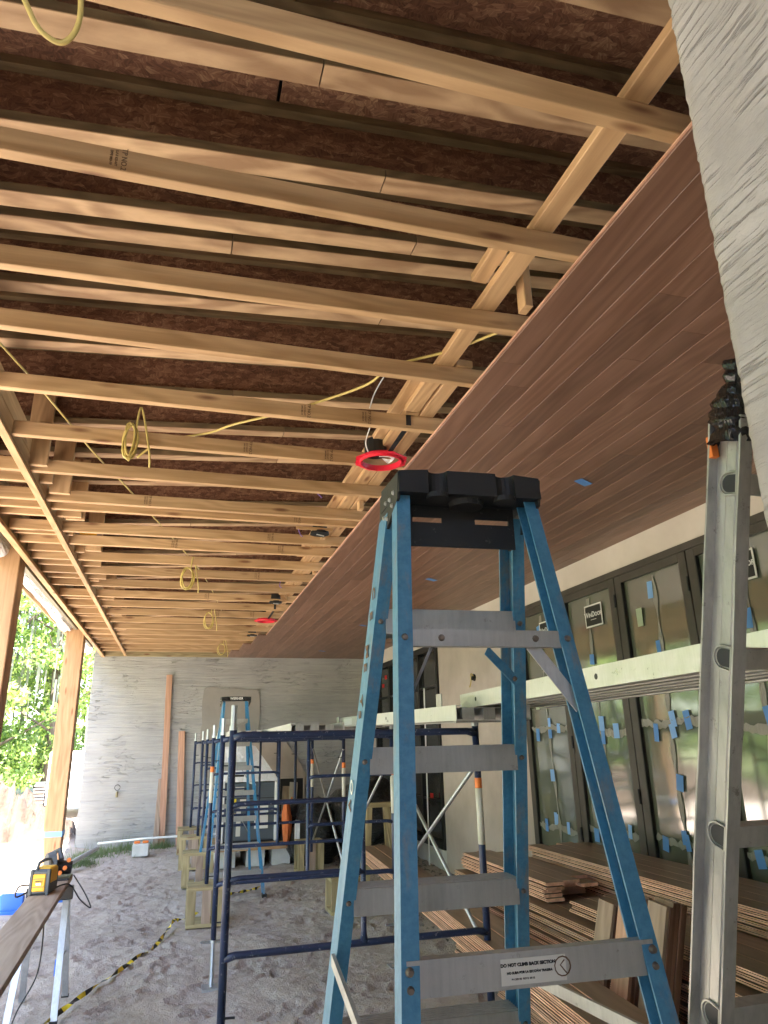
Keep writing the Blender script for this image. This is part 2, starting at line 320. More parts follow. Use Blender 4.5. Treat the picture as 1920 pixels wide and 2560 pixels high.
poly_patch('plaster_patch',[(.52,1.2),(1.72,1.2),(1.70,2.0),(1.67,2.84),(1.60,2.90),(.58,2.94),(.51,2.86)],YW,.026,PATCH,far,.03)
poly_patch('tan_plaster_patch',[(1.5,1.82),(2.25,1.82),(2.72,1.12),(2.72,1.0),(1.6,.95)],YW,.03,SMOOTH,far,.01)
# boxed recess with loose sheet offcuts
rc=thing('wall_recess','dark boxed recess in the end wall with sheet offcuts leaning in it','recess',(2.37,YW-.03,.45))
obj('back_panel',nb((2.13,YW-.045,.50),(2.6,YW-.032,1.12)),DARKST,rc)
for a,b in (((2.1,YW-.07,.45),(2.13,YW-.03,1.15)),((2.6,YW-.07,.45),(2.63,YW-.03,1.15)),((2.1,YW-.072,1.12),(2.63,YW-.03,1.15))): obj('trim',nb(a,b),SMOOTH,rc)
for n_,(x,zt,m) in enumerate(((2.16,.98,PALE),(2.3,1.05,SMOOTH),(2.27,.9,ORG))):
    board('offcut',(x+.06,YW-.16-.03*n_,.30),(x+.1,YW-.09-.01*n_,zt),.16 if n_<2 else .03,.012,m,rc,up=(0,1,0))
# house wall: plastered piers and lintel
hw=thing('house_wall','pale plastered house wall with doors and windows along the right','wall',(XW,8,0))
DT=3.285
def wbox(name,y0,y1,z0,z1,m,x0=XW,d=.25): return obj(name,nb((x0,y0,z0),(x0+d,y1,z1)),m,hw)
wbox('lintel',-1.0,YW-.015,DT,H+.35,WHITEP)
wbox('pier',7.66,10.56,-.3,DT-.001,SMOOTH)
wbox('pier',14.25,YW-.015,-.3,DT-.001,SMOOTH)
wbox('pier',-1.0,.5,-.3,DT-.001,SMOOTH)
wbox('sill_wall',10.561,14.249,-.3,.26,CONC)
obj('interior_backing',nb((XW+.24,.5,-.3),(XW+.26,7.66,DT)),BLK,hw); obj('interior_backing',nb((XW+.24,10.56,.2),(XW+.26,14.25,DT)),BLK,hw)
o=obj('conduit_stub',nt_([(XW-.03,9.15,2.62),(XW+.02,9.15,2.6)],.045,8),BLK,hw)
obj('wire_tail',nt_(catmull([(XW,9.15,2.6),(XW-.06,9.13,2.66),(XW-.05,9.17,2.55),(XW-.08,9.15,2.48)],5),.008,5),YEL,hw)
# sliding doors
def text_mesh(body,size,bold=0):
    cu=bpy.data.curves.new('t','FONT'); cu.body=body; cu.size=size; cu.align_x='CENTER'; cu.align_y='CENTER'; cu.offset=bold; cu.extrude=.0004; cu.resolution_u=3
    if body=='WinDoor':
        cu.small_caps_scale=.74
        for ch,bf in zip(body,cu.body_format): bf.use_small_caps=ch.islower()
    ob=bpy.data.objects.new('t',cu); sc.collection.objects.link(ob); bpy.context.view_layer.update()
    me=bpy.data.meshes.new_from_object(ob.evaluated_get(bpy.context.evaluated_depsgraph_get())); bpy.data.objects.remove(ob); return me
def mtx(x,y,loc):
    x=V(x).normalized();y=V(y).normalized();z=x.cross(y); M=Matrix.Identity(4)
    for i,c in enumerate((x,y,z)):
        for j in range(3): M[j][i]=c[j]
    M.translation=V(loc); return M
doors=thing('folding_door','bronze framed glass door wall taped over with clear film','door',(XW,5,0))
bounds=[7.66,6.64,5.62,4.61,3.59,2.57,1.55,.52]
xf=XW-.02
obj('head_frame',nb((xf-.03,.5,DT-.06),(XW+.1,7.66,DT)),BRONZE,doors)
obj('threshold',nb((xf-.03,.5,-.1),(XW+.12,7.66,.06)),BRONZE,doors)
def glassgrid(bm,x,y0,y1,z0,z1): 
    n1,n2=3,6; g=[[bm.verts.new((x+random.uniform(-.0015,.0015),y0+(y1-y0)*i/n1,z0+(z1-z0)*j/n2)) for i in range(n1+1)] for j in range(n2+1)]
    for j in range(n2):
        for i in range(n1): bm.faces.new((g[j][i],g[j][i+1],g[j+1][i+1],g[j+1][i]))
for i in range(7):
    ya,yb=bounds[i+1],bounds[i]; za,zb=.06,DT-.061
    lf=obj('door_leaf',nb((xf-.022,ya+.006,za),(xf+.05,ya+.10,zb),.003),BRONZE,doors)
    obj('stile',nb((xf-.022,yb-.10,za),(xf+.05,yb-.006,zb),.003),BRONZE,lf)
    obj('rail',nb((xf-.021,ya+.101,zb-.07),(xf+.049,yb-.101,zb)),BRONZE,lf); obj('rail',nb((xf-.021,ya+.101,za),(xf+.049,yb-.101,za+.14)),BRONZE,lf)
    obj('gasket',nb((xf-.023,yb-.112,za+.14),(xf+.0,yb-.1005,zb-.07)),BLK,lf)
    bm=bmesh.new(); glassgrid(bm,xf+.012,ya+.1,yb-.11,za+.14,zb-.07); obj('pane',bm,GLASS,lf,smooth=True)
    for zz in (.9,1.75,2.95) if i%2==0 else (1.3,2.2,3.0): obj('hinge',nt_([(xf-.032,ya+.003,zz-.06),(xf-.032,ya+.003,zz+.06)],.011,6),BLK,lf)
    yc=(ya+yb)/2; xg=xf+.006
    # vertical overlap of the protective film, held with tape squares
    bm=bmesh.new(); ph=random.random()*6
    prev=None
    for j in range(40):
        z=za+.16+(zb-za-.26)*j/39; wv=.018+.014*math.sin(j*1.1+ph); yo=yc+.03*math.sin(j*.16+ph)
        cur=[bm.verts.new((xg+random.uniform(-.004,0),yo-wv,z)),bm.verts.new((xg-.006,yo,z)),bm.verts.new((xg+random.uniform(-.004,0),yo+wv,z))]
        if prev: bm.faces.new((prev[0],prev[1],cur[1],cur[0])); bm.faces.new((prev[1],prev[2],cur[2],cur[1]))
        prev=cur
    obj('film_fold',bm,FILM,lf)
    for z in (.95+random.uniform(-.07,.05),1.86+random.uniform(-.04,.04)):
        bm=bmesh.new(); prev=None
        for j in range(24):
            y=ya+.1+(yb-ya-.21)*j/23; s=.012+.028*random.random(); z0=z+.012*math.sin(j*.4+ph)+random.uniform(-.01,.01)
            cur=[bm.verts.new((xg-.003,y,z0-s)),bm.verts.new((xg-.003-random.random()*.008,y,z0+s))]
            if prev: bm.faces.new((prev[0],prev[1],cur[1],cur[0]))
            prev=cur
        obj('film_seam',bm,FILM,lf)
    tl=[(yc+.02*math.sin(k)+random.uniform(-.02,.02),z+random.uniform(-.05,.05)) for k,z in enumerate((.45,.95,1.03,1.42,1.80,1.92,2.32,2.55,2.98))]+[(yc+s*random.uniform(.2,.3),z+random.uniform(-.05,.05)) for s in (-1,1) for z in (.95,1.86,2.33)]
    if i==0: tl=[t for t in tl if abs(t[1]-.45)>.01]
    for (y,z) in tl:
        s1,s2=random.uniform(.028,.045),random.uniform(.045,.075); 
        bm=bmesh.new(); c_,s_=math.cos(random.uniform(-.25,.25)),math.sin(random.uniform(-.2,.2)); P=[(-s1,-s2),(s1,-s2),(s1,s2),(-s1,s2)]
        bm.faces.new([bm.verts.new((xg-.0095+random.uniform(0,.001),y+p[0]*c_-p[1]*s_,z+p[0]*s_+p[1]*c_)) for p in P])
        obj('tape',bm,random.choice((TAPE,TAPEL)),lf)
    if i in (0,1,3):
        yy=yc-.02 if i>5 else {0:7.0,1:6.04,3:4.08}[i]; zz={0:2.93,1:2.94,3:2.96}[i]
        st=obj('sticker',nb((xg-.016,yy-.15,zz-.11),(xg-.012,yy+.15,zz+.11)),WHT,lf)
        obj('sticker_panel',nb((xg-.018,yy-.135,zz-.095),(xg-.0165,yy+.135,zz+.095)),BLK,st)
        link('lettering',text_mesh('WinDoor',.072,.0016),WHT,st,mtx((0,-1,0),(0,0,1),(xg-.0195,yy,zz+.01)))
        obj('underline',nb((xg-.0195,yy-.05,zz-.042),(xg-.0185,yy+.05,zz-.037)),WHT,st)
    if i in (0,2):
        obj('paper_label',nb((xg-.012,yc+.17,2.1 if i==0 else 2.72),(xg-.010,yc+.25,2.28 if i==0 else 2.88)),mat('pale_green_label',(.42,.5,.36),.6),lf)
# dark window further along
win=thing('dark_window','dark framed window with red tags beyond the plaster pier','window',(XW,12.4,.26))
obj('outer_frame',nb((XW-.03,10.565,.262),(XW+.06,10.65,DT-.002)),BLK,win); obj('outer_frame',nb((XW-.03,14.16,.262),(XW+.06,14.245,DT-.002)),BLK,win)
obj('outer_frame',nb((XW-.03,10.651,.262),(XW+.06,14.159,.36)),BLK,win); obj('outer_frame',nb((XW-.03,10.651,DT-.1),(XW+.06,14.159,DT-.002)),BLK,win)
ym=[10.65+(14.16-10.65)*k/4 for k in range(5)]
for k in range(1,4): obj('mullion',nb((XW-.02,ym[k]-.04,.361),(XW+.05,ym[k]+.04,DT-.101)),BLK,win)
for k in range(4):
    for j in range(5):
        z0=.37+j*.563; y0=ym[k]+.045
        bm=bmesh.new(); glassgrid(bm,XW+.03,y0,ym[k+1]-.045,z0,z0+.55); obj('pane',bm,WDG,win)
        if j: obj('glazing_bar',nb((XW-.01,y0,z0-.022),(XW+.045,ym[k+1]-.045,z0+.008)),BLK,win)
for (y,z) in ((11.0,.95),(11.0,1.35),(10.9,1.9),(13.4,2.95),(13.6,2.8)): obj('red_tag',nb((XW-.05,y-.06,z),(XW-.035,y+.05,z+.07)),REDT,win)
rod=nt_([(XW-.12,11.0,.02),(XW-.1,11.0,2.6)],.012,6); prop(obj('white_rod',rod,WHT),'thin white rod standing against the dark window','rod')
# near end wall, at the right edge
nw=thing('near_wall','rough raked stucco wall end rising beside the photographer','wall',(.85,.5,0))
bm=bmesh.new(); ny_,nz_=46,420; y0_,y1_=.22,.803; z0_,z1_=0,4.1; x0_=.842; rows=[]
for j in range(nz_+1):
    z=z0_+(z1_-z0_)*j/nz_; row=[]; x0_=.830+max(-.02,(z-2.07)*.017)
    ej=.0045*mn.noise(V((z*28,1,0)))+.003*mn.noise(V((z*75,5,0)))
    for i in range(ny_+1):
        y=y0_+(y1_-y0_)*i/ny_; s=z+.0*y; g=mn.noise(V((y*6,s*70,0)));msk=max(0,min(1,.5+1.6*mn.noise(V((y*4,z*3,9)))))
        dx=.0022*max(0,g)*msk*2+.002*mn.noise(V((y*40,z*40,2)))+.004*mn.noise(V((y*9,z*7,4)))
        if i==ny_: row.append(bm.verts.new((x0_+.004,y+ej,z)))
        else: row.append(bm.verts.new((x0_+dx,y,z)))
    row.append(bm.verts.new((x0_+.02,y1_+.004+ej,z))); row.append(bm.verts.new((4.2,y1_,z))); rows.append(row)
for j in range(nz_):
    for i in range(len(rows[0])-1): bm.faces.new((rows[j][i],rows[j+1][i],rows[j+1][i+1],rows[j][i+1]))
n_=len(rows[0]); e=[[bm.verts.new((4.2,y0_,z)) for z in (z0_,z1_)]]
bm.faces.new((e[0][0],e[0][1],rows[-1][0],rows[0][0])) if False else None
prop(obj('rear_light_block',nb((-1.6,-3.9,-.2),(4.2,-3.6,4.05)),FARW),'added unseen cement wall cutting light from behind the photographer','wall'); prop(obj('side_light_block',nb((-2.1,-3.59,-.2),(-1.9,.9,3.5)),FARW),'added unseen cement wall cutting light from the open side beside the photographer','wall')  # both walls are added out of view to cut light reaching the near ceiling
obj('stucco_skin',bm,RAKE,nw,smooth=True); obj('wall_core',nb((.87,.23,0),(4.19,.79,4.09)),RAKE,nw)
DKW=wood('grey_weathered_ply',(.16,.14,.10),(.26,.23,.165),knots=False,var=.08)
# ------------------------------------------------------------ roof
SL=.06
def rz(x): return 3.97+SL*x
deck=thing('roof_deck','dark oriented strand board roof sheathing seen from below','roof deck',(1,7,4.3))
y=-3.65; c=0
DZ=.30
while y<15.6:
    x=-2.2-(c%2)*1.2
    while x<4.2:
        x1=min(x+2.43,4.3); xa_=max(x,-2.2)
        if x1>xa_+.05:
            A=V(((xa_+x1)/2,y+.6,rz((xa_+x1)/2)+DZ+.009)); ang=math.atan(SL); L=(x1-xa_)/math.cos(ang)-.006
            bm=nb((-L/2,-.606,-.009),(L/2,.606,.009)); M=Matrix.Translation(A)@Matrix.Rotation(-ang,4,'Y')
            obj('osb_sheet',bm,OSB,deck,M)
        x+=2.44
    y+=1.219; c+=1
board('deck_light_seal',(-2.25,5.95,rz(-2.25)+DZ+.04),(4.4,5.95,rz(4.4)+DZ+.04),19.3,.02,BLK,deck,bev=0)  # black sheet added above the deck to stop light leaking through its gaps
ed=thing('eave_beam','dark ledger beam over the posts along the open left side','beam',(-1.5,7,H))
board('ledger',(-1.475,-1,H+.16),(-1.475,YW,H+.16),.04,.36,OLIVE,ed); board('bottom_trim',(-1.475,-1,H-.019),(-1.475,YW,H-.019),.06,.036,PINE,ed)
board('outer_beam',(-1.72,-1,H+.29),(-1.72,YW,H+.29),.06,.30,DKW,ed); board('fascia',(-2.05,-1,H+.43),(-2.05,YW,H+.43),.04,.33,PINE,ed)
# near-to-far order names
ordn=['nearest','second','third','fourth','fifth','sixth','seventh','eighth','ninth','tenth','eleventh','twelfth','thirteenth','fourteenth','fifteenth','sixteenth','seventeenth','eighteenth','nineteenth','twentieth','twenty-first','twenty-second','twenty-third','farthest','very last','final']
rafY=[1.33,1.79,2.24,2.60,2.75,3.21,3.74,4.27,4.80,5.33]+[5.33+.61*k for k in range(1,17)]
ro=[o for o in ordn]
for k,y in enumerate(rafY):
    if y>YW-.1: continue
    t=thing('roof_rafter','engineered roof rafter, %s from the near wall, under the strand board'%(ordn[k]),'rafter',(1,y,rz(1)),'roof rafters under the sheathing')
    fy=random.uniform(-.01,.01); fw=.09
    A=V((-2.0,y,rz(-2.0)+.019)); B=V((4.1,y+fy,rz(4.1)+.019))
    # flange in two lengths, pale ply underside and olive edges
    cut=random.uniform(.3,.6); C=A.lerp(B,cut)
    for P,Q in ((A,C-(B-A).normalized()*.002),(C+(B-A).normalized()*.002,B)):
        fl=board('flange',P,Q,fw,.038,OLIVE,t,bev=.0); 
        d=(Q-P).normalized(); board('flange_face',P+d*.001-V((0,0,.0215)),Q-d*.001-V((0,0,.0215)),fw-.001,.005,PLY,t,bev=.0)
    board('web',A+V((0,0,.14)),B+V((0,0,.14)),.012,.2,OSBW,t,bev=0); board('top_flange',A+V((0,0,DZ-.04)),B+V((0,0,DZ-.04)),fw,.038,OLIVE,t,bev=0)
    if k<=2:
        st=board('sleeper',A+V((0,.16,DZ-.03)),B+V((0,.16,DZ-.03)),.085,.02,OLIVE,t,bev=0)
        for q in range(9):
            x=.6+q*.17+random.uniform(-.03,.03); hh=random.uniform(.015,.03); obj('ink_mark',nb((x,y+.15-hh,rz(x)+DZ-.043),(x+.006,y+.15+hh,rz(x)+DZ-.0405)),BLK,t)
            if q%3==0: obj('ink_mark',nb((x+.006,y+.15-hh,rz(x)+DZ-.043),(x+.035,y+.155-hh,rz(x)+DZ-.0405)),BLK,t)
# lower joists
jy=[1.397,1.99,2.49,3.035,3.637,4.247,4.846,5.448,5.658,6.27,6.68,7.29,7.87,8.50,9.13,9.77,10.39,11.05,11.68,12.27,12.77,13.42,14.07,14.55]
JX=1.55
stamp1=text_mesh('TP NO.2',.024,.0004); stamp2=text_mesh('S-P-F KD-HT',.012,.0003); stamp3=text_mesh('SPFS 083-19',.012,.0003); stampr=text_mesh('A0229AV',.02,.0004)
stampx={1:[-.28],2:[],3:[],4:[.62,.98],5:[.35,.88],6:[],7:[-.3],8:[.9],9:[.75],10:[-.1,.9],12:[.8],14:[.3],16:[.5,1.0],18:[.4]}
for k,y in enumerate(jy):
    lab='pale 2x6 ceiling joist, %s of the row counted from the near wall'%ordn[k]
    t=thing('ceiling_joist',lab,'joist',(0,y,H),'pale lower ceiling joists')
    dy={2:.11}.get(k,random.uniform(-.008,.012)); th=.038
    x0=-1.45; yl=y+ (dy if k==2 else 0); yr=y+(0 if k==2 else dy)-(.03 if k==2 else 0)
    lift=random.uniform(0,.004)
    cut=random.uniform(-.2,1) if k in (9,10,17) else None
    b_=board('timber',(x0,yl-.022,H+.0445+lift),(JX+2.38,yr-.022,H+.0445+lift),.044,.089,PINE,t,bev=.003)
    for sx in stampx.get(k,[]):
        yy=yl-.044+(yr-yl)*((sx-x0)/(JX+2.38-x0))-.001
        for me,dx in ((stamp1,0),(stamp2,-.024),(stamp3,-.040)): link('grade_stamp',me,STAMP,t,mtx((0,0,-1),(1,0,0),(sx+dx,yy-.0005,H+.047)))
# strongback on top of the joists
sb=thing('strongback','long pale 2x4 lying across the joists beside the finished planks','timber',(1.27,2,H+.14))
board('timber',(1.240,.82,H+.109),(1.230,3.55,H+.109),.092,.038,PINE,sb)
board('lap_timber',(1.15,2.08,H+.15),(1.15,2.36,H+.15),.07,.038,PINE,sb)
sb2=thing('strongback','doubled pale 2x4s running on to the end wall above the light rings','timber',(1.3,8,H+.09))
board('timber',(1.240,3.56,H+.109),(1.240,14.9,H+.109),.088,.038,PINE,sb2); board('timber',(1.336,2.98,H+.109),(1.336,14.9,H+.109),.088,.038,PINE,sb2)
board('side_timber',(1.165,3.15,H+.15),(1.165,7.2,H+.15),.07,.038,PINE,sb2)
for (x,y) in ((1.36,2.35),(1.42,4.35),(1.33,5.2),(1.30,9.1),(1.38,7.5),(1.2,6.1),(1.32,11.3)):
    h_=random.uniform(.12,.17); t=board('block',(x,y,H+.02),(x,y,H+.02+h_+.1),.038,.07,PINE,up=(0,1,0)); prop(t,'short hanging nailing block beside the strongback, %s from the near wall'%dict(((2.35,'nearest'),(4.35,'third'),(5.2,'fourth'),(9.1,'seventh'),(7.5,'sixth'),(6.1,'fifth'),(11.3,'last')))[y],'block','hanging blocks beside the doubled timbers')
# left furring strip with blocking
ls=thing('furring_strip','narrow furring strip nailed under the joists along the left side','strip',(-1.05,8,H))
board('strip',(-1.07,2.8,H-.012),(-1.05,15.1,H-.012),.05,.022,PINE,ls); board('edge_board',(-1.06,2.8,H+.17),(-1.045,15.1,H+.17),.036,.14,PINE,ls)
for k in range(3,len(jy)-1):
    b_=board('blocking',(-1.055,jy[k]+.002,H+.0445),(-1.055,jy[k+1]-.046,H+.0445),.036,.086,PINE,ls)
# hangers and rafter tails
for k,(x,y) in enumerate(((-1.0,4.75),(-.93,5.30),(-.90,5.95),(-.86,6.95),(-1.0,8.3),(-.92,9.4),(-.9,10.6),(-.95,12))):
    t=board('hanger',(x,y,H+.02),(x,y,H+.55),.04,.14,PINE,up=(1,0,0)); prop(t,'short upright hanger between joist and rafter above the left strip, %s in line'%ordn[k],'hanger','hangers above the furring strip')
for k,y in enumerate((5.10,5.9,6.45,7.05,7.6,8.2,9.4,10.0,10.7,11.9,12.5,13.1)):
    t=board('stub_joist',(-1.45,y,H+.075),(random.choice((-.98,-.85,-.95)),y,H+.075),.038,.10,PINE); prop(t,'short stub joist reaching in from the left beam, %s in line'%ordn[k],'stub joist','stub joists at the left beam')
wl=board('wall_plate',(-1.45,YW-.04,H+.05),(3.9,YW-.04,H+.05),.06,.14,TREAT); prop(wl,'greenish timber plate fixed along the top of the end wall','wall plate')
# ------------------------------------------------------------ soffit planks
sf=thing('plank_soffit','red-brown tongue and groove plank soffit covering the right of the ceiling','soffit',(2.6,8,H-.02))
PWD=.1418; X0=1.388
def plank(x,ya,yb,parent,t=.019,z=H-.0015,name='plank'):
    # grain along y
    M,L=frame((x+PWD/2,ya+.0006,z-t/2),(x+PWD/2,yb-.0006,z-t/2),(0,0,1)); bm=bmesh.new(); hw=PWD/2-.0008; hh=t/2; b=.0016
    sec=[(-hw+b,-hh),(hw-b,-hh),(hw,-hh+b),(hw,hh),(-hw,hh),(-hw,-hh+b)]
    prism(bm,sec,(-L/2,0,0),(L/2,0,0),(0,1,0),(0,0,1)); return obj(name,bm,MAHOG,parent,M)
for r_ in range(-3,18):
    x=X0+r_*PWD
    y={-3:14.05,-2:13.1,-1:11.95}.get(r_,.82+0)
    if r_==0: cuts=[2.72,4.6,7.0,9.2,11.2,13.5]
    else:
        cuts=[]; c_=y+random.uniform(.5,2.3)
        while c_<YW-.4: cuts.append(c_); c_+=random.choice((1.3,1.8,2.1,2.4,2.9))+random.uniform(-.2,.2)
    prev=y
    for c_ in cuts+[YW-.012]:
        plank(x,prev,c_,sf); prev=c_
ee=board('groove_edge',(X0-.004,.82,H-.008),(X0-.004,11.95,H-.008),.008,.006,TONG,sf,bev=0)
for k,(x,y) in enumerate(((2.707,4.119),(2.698,5.752),(2.701,7.343),(2.748,10.661),(2.727,13.905))):
    bm=bmesh.new(); a=.5; c_,s_=math.cos(a),math.sin(a); P=[(-.075,-.034),(.07,-.038),(.075,.03),(-.07,.034)]
    bm.faces.new([bm.verts.new((x+p[0]*c_-p[1]*s_,y+p[0]*s_+p[1]*c_,H-.0235-(.006 if p[0]>0 else 0))) for p in P])
    prop(obj('tape_mark',bm,TAPE,origin=(x,y,H-.024)),'piece of blue tape stuck under the plank soffit, %s along the row'%ordn[k],'tape','blue tape marks under the planks')
# ------------------------------------------------------------ recessed light rings
def ring_light(cx,cy,z,label,col=RED,strap=True):
    t=thing('light_ring',label,'light fitting',(cx,cy,z),'light mounting rings hung from the joists')
    bm=bmesh.new(); n=40
    def ringv(r,z_,oct_=False):
        out=[]
        for k in range(n):
            a=2*math.pi*k/n+.2; rad=r
            if oct_: q=(a-.2)%(math.pi/4)-math.pi/8; rad=r*math.cos(math.pi/8)/math.cos(q)
            out.append(bm.verts.new((cx+rad*math.cos(a),cy+rad*math.sin(a),z_)))
        return out
    Rg=[ringv(.178,z+.0,True),ringv(.178,z-.004,True),ringv(.142,z-.004),ringv(.139,z-.018),ringv(.130,z-.018),ringv(.128,z+.02),ringv(.135,z+.02),ringv(.138,z+.0)]
    for i in range(len(Rg)):
        a,b=Rg[i],Rg[(i+1)%len(Rg)]
        for k in range(n): bm.faces.new((a[k],a[(k+1)%n],b[(k+1)%n],b[k]))
    obj('ring',bm,col,t)
    bm=bmesh.new()
    for k in range(n):
        a=2*math.pi*k/n+.2; 
        if k%2: p=V((cx+.158*math.cos(a),cy+.158*math.sin(a),z-.006)); tube(bm,[p-V((math.cos(a),math.sin(a),0))*.012,p+V((math.cos(a),math.sin(a),0))*.014],.0018,4)
    obj('ribs',bm,col,t)
    if strap:
        bm=bmesh.new(); yj=max([q for q in jy if q<cy-.1])-.044
        box(bm,(cx+.02,yj-.006,H+.02),(cx+.05,yj-.002,H+.085)); prism(bm,[(-.015,0),(.015,0),(.015,.004),(-.015,.004)],(cx+.035,yj-.004,H+.022),(cx+.02,cy-.11,z+.004),(1,0,0),(0,0,1)); obj('strap',bm,DARKST,t)
    obj('junction_can',nt_([(cx-.02,cy+.05,z+.06),(cx-.02,cy+.05,z+.16)],.075,14),BLK,t)
    for q in range(4): obj('white_wire',nt_(catmull([(cx-.01,cy,z+.03),(cx+.05+.01*q,cy-.03,z+.02),(cx+.07,cy+.02*q,z+.015),(cx+.02,cy+.03,z+.03)],6),.003,5),WHT,t)
    return t
ring_light(1.185,4.08,H-.015,'red octagonal light mounting ring directly above the blue stepladder')
ring_light(1.20,10.48,H-.015,'small red mounting ring at the far end of the joists')
for (x,y,l) in ((1.12,5.85,'black light housing under the joists just left of the ladder top'),(1.16,9.1,'black light housing halfway to the end wall'),(1.16,12.1,'black light housing nearest the end wall')):
    t=thing('light_housing',l,'light fitting',(x,y,H),'black light housings'); obj('can',nt_([(x,y,H-.012),(x,y,H+.01)],[.085,.08],18),BLK,t); obj('body',nt_([(x,y,H+.011),(x,y,H+.10)],[.07,.06],14),BLK,t)
    obj('bar',nb((x-.22,y-.07,H+.004),(x+.1,y-.06,H+.03)),PINE,t); obj('white_wire',nt_([(x-.03,y-.02,H-.02),(x+.04,y+.01,H-.022)],.005,5),WHT,t)
# cables
def cable(pts,r,m,label,cat='cable',name='cable',k=8): return prop(obj(name,nt_(catmull(pts,k),r,6),m,smooth=True,origin=pts[0]),label,cat)
zc=H+.115
cable([(1.9,2.2,zc),(1.509,2.529,zc),(1.38,2.661,zc-.01),(1.216,2.894,zc),(.972,3.116,zc),(.875,3.32,zc-.02),(.542,3.744,zc),(.235,3.977,zc-.015),(.079,4.184,zc),(-.2,4.38,zc),(-.351,4.45,zc-.1)],.0075,YEL,'yellow cable crossing above the joists from the coil to the plank edge')
cable([(-1.1,2.7,zc),(-.944,3.345,zc),(-.848,3.728,zc),(-.799,3.948,zc),(-.712,4.354,zc),(-.657,4.617,zc),(-.563,4.993,zc),(-.401,5.616,zc),(.2,8.2,zc),(.62,11,zc)],.006,YEL,'thin yellow cable running away over the joists on the left')
def coil(cx,cy,zt,rw,rh,n,label,tail=True,r=.0065):
    pts=[]; 
    for k in range(n*14):
        a=2*math.pi*k/14; q=1-.10*math.sin(k*.37); pts.append(V((cx+rw*q*math.sin(a)+.01*math.sin(k*.6),cy+.02*math.sin(k*.21),zt-rh+rh*q*math.cos(a))))
    t=thing('cable_coil',label,'cable coil',(cx,cy,zt),'yellow cable coils hanging from the joists'); obj('coil',nt_(pts,r,6),YEL,t,smooth=True)
    if tail: obj('tail',nt_(catmull([(cx+.03,cy,zt-.02),(cx+.05,cy,zt+.12),(cx+.11,cy+.04,zt-rh*1.2),(cx+.12,cy+.1,zt-rh*2.1)],6),r,6),YEL,t,smooth=True)
coil(-.375,4.12,3.66,.035,.11,5,'coil of yellow cable hanging nearest, on the left of the joists')
coil(.02,7.25,3.53,.06,.11,4,'looped yellow cable hanging mid-way down the joists')
coil(.35,9.9,3.54,.06,.11,3,'smaller loop of yellow cable hanging farther down the porch')
coil(.72,13.1,3.54,.07,.10,2,'last loop of yellow cable hanging near the end wall')
t=thing('cable_coil','big yellow cable loop hanging at the top left corner','cable coil',(-.38,1.3,3.5))
obj('coil',nt_(catmull([(-.50,1.22,3.47),(-.442,1.302,3.42),(-.408,1.345,3.38),(-.36,1.36,3.37),(-.325,1.33,3.40),(-.318,1.27,3.44),(-.34,1.2,3.5),(-.39,1.15,3.5),(-.41,1.22,3.46),(-.38,1.28,3.43),(-.34,1.27,3.44),(-.31,1.2,3.5)],8),.0065,7),YEL,t,smooth=True)
for (pts,l) in (([(1.02,5.25,H+.12),(.98,5.3,H+.2),(1.05,5.2,H+.22),(1.1,5.1,H+.1),(1.12,5.15,H+.2)],'purple wire loop just above the joists left of the ladder cap'),([(.97,6.15,H+.14),(.99,6.1,H+.05),(1.0,6.05,H+.02)],'short purple wire tail behind the black housing'),([(1.13,8.3,H+.15),(1.1,8.28,H+.05),(1.12,8.25,H+.01)],'purple wire hanging farther down beside the doubled timbers')):
    cable(pts,.005,PUR,l,name='wire')
cable([(1.06,3.55,H+.3),(1.02,3.62,H+.22),(1.0,3.66,H+.14)],.004,WHT,'thin white wire drooping beside the doubled timbers',name='wire'); cable([(1.06,3.88,H+.12),(1.05,3.95,H+.05),(1.08,4.0,H)],.004,WHT,'white wire dropping into the near red ring',name='wire')
b_=prop(obj('spirit_level',nb((-1.0,6.76,H+.10),(-.78,6.80,H+.16)),PALE),'yellow labelled level lying on the joists by the left strip','level'); obj('yellow_label',nb((-.97,6.755,H+.105),(-.82,6.759,H+.155)),YBLK,b_)
prop(board('edge_board',(-1.99,1.9,H+.22),(-1.99,YW+.6,H+.22),.03,.10,PINE),'narrow pale board running outside the white wrap along the eave','board')
# ------------------------------------------------------------ posts
for k,(yn,lab) in enumerate(((1.6,''),(7.42,'big square timber post at the left edge of the picture'),(12.8,'square timber post with blue tape round its foot'))):
    if k==0: lab='nearest square timber post beside the photographer'
    t=thing('porch_post',lab,'post',(-1.6,yn+.135,0),'square timber posts carrying the eave'); 
    lx=-.035 if k==2 else 0
    board('shaft',(-1.72,yn+.14,-.1),(-1.72,yn+.14,H+.27),.28,.28,CEDAR,t,up=(0,1,0),bev=.008)
    if k==2:
        obj('blue_tape_band',nb((-1.864,yn-.004,.50),(-1.576,yn+.284,.58)),TAPEL,t)
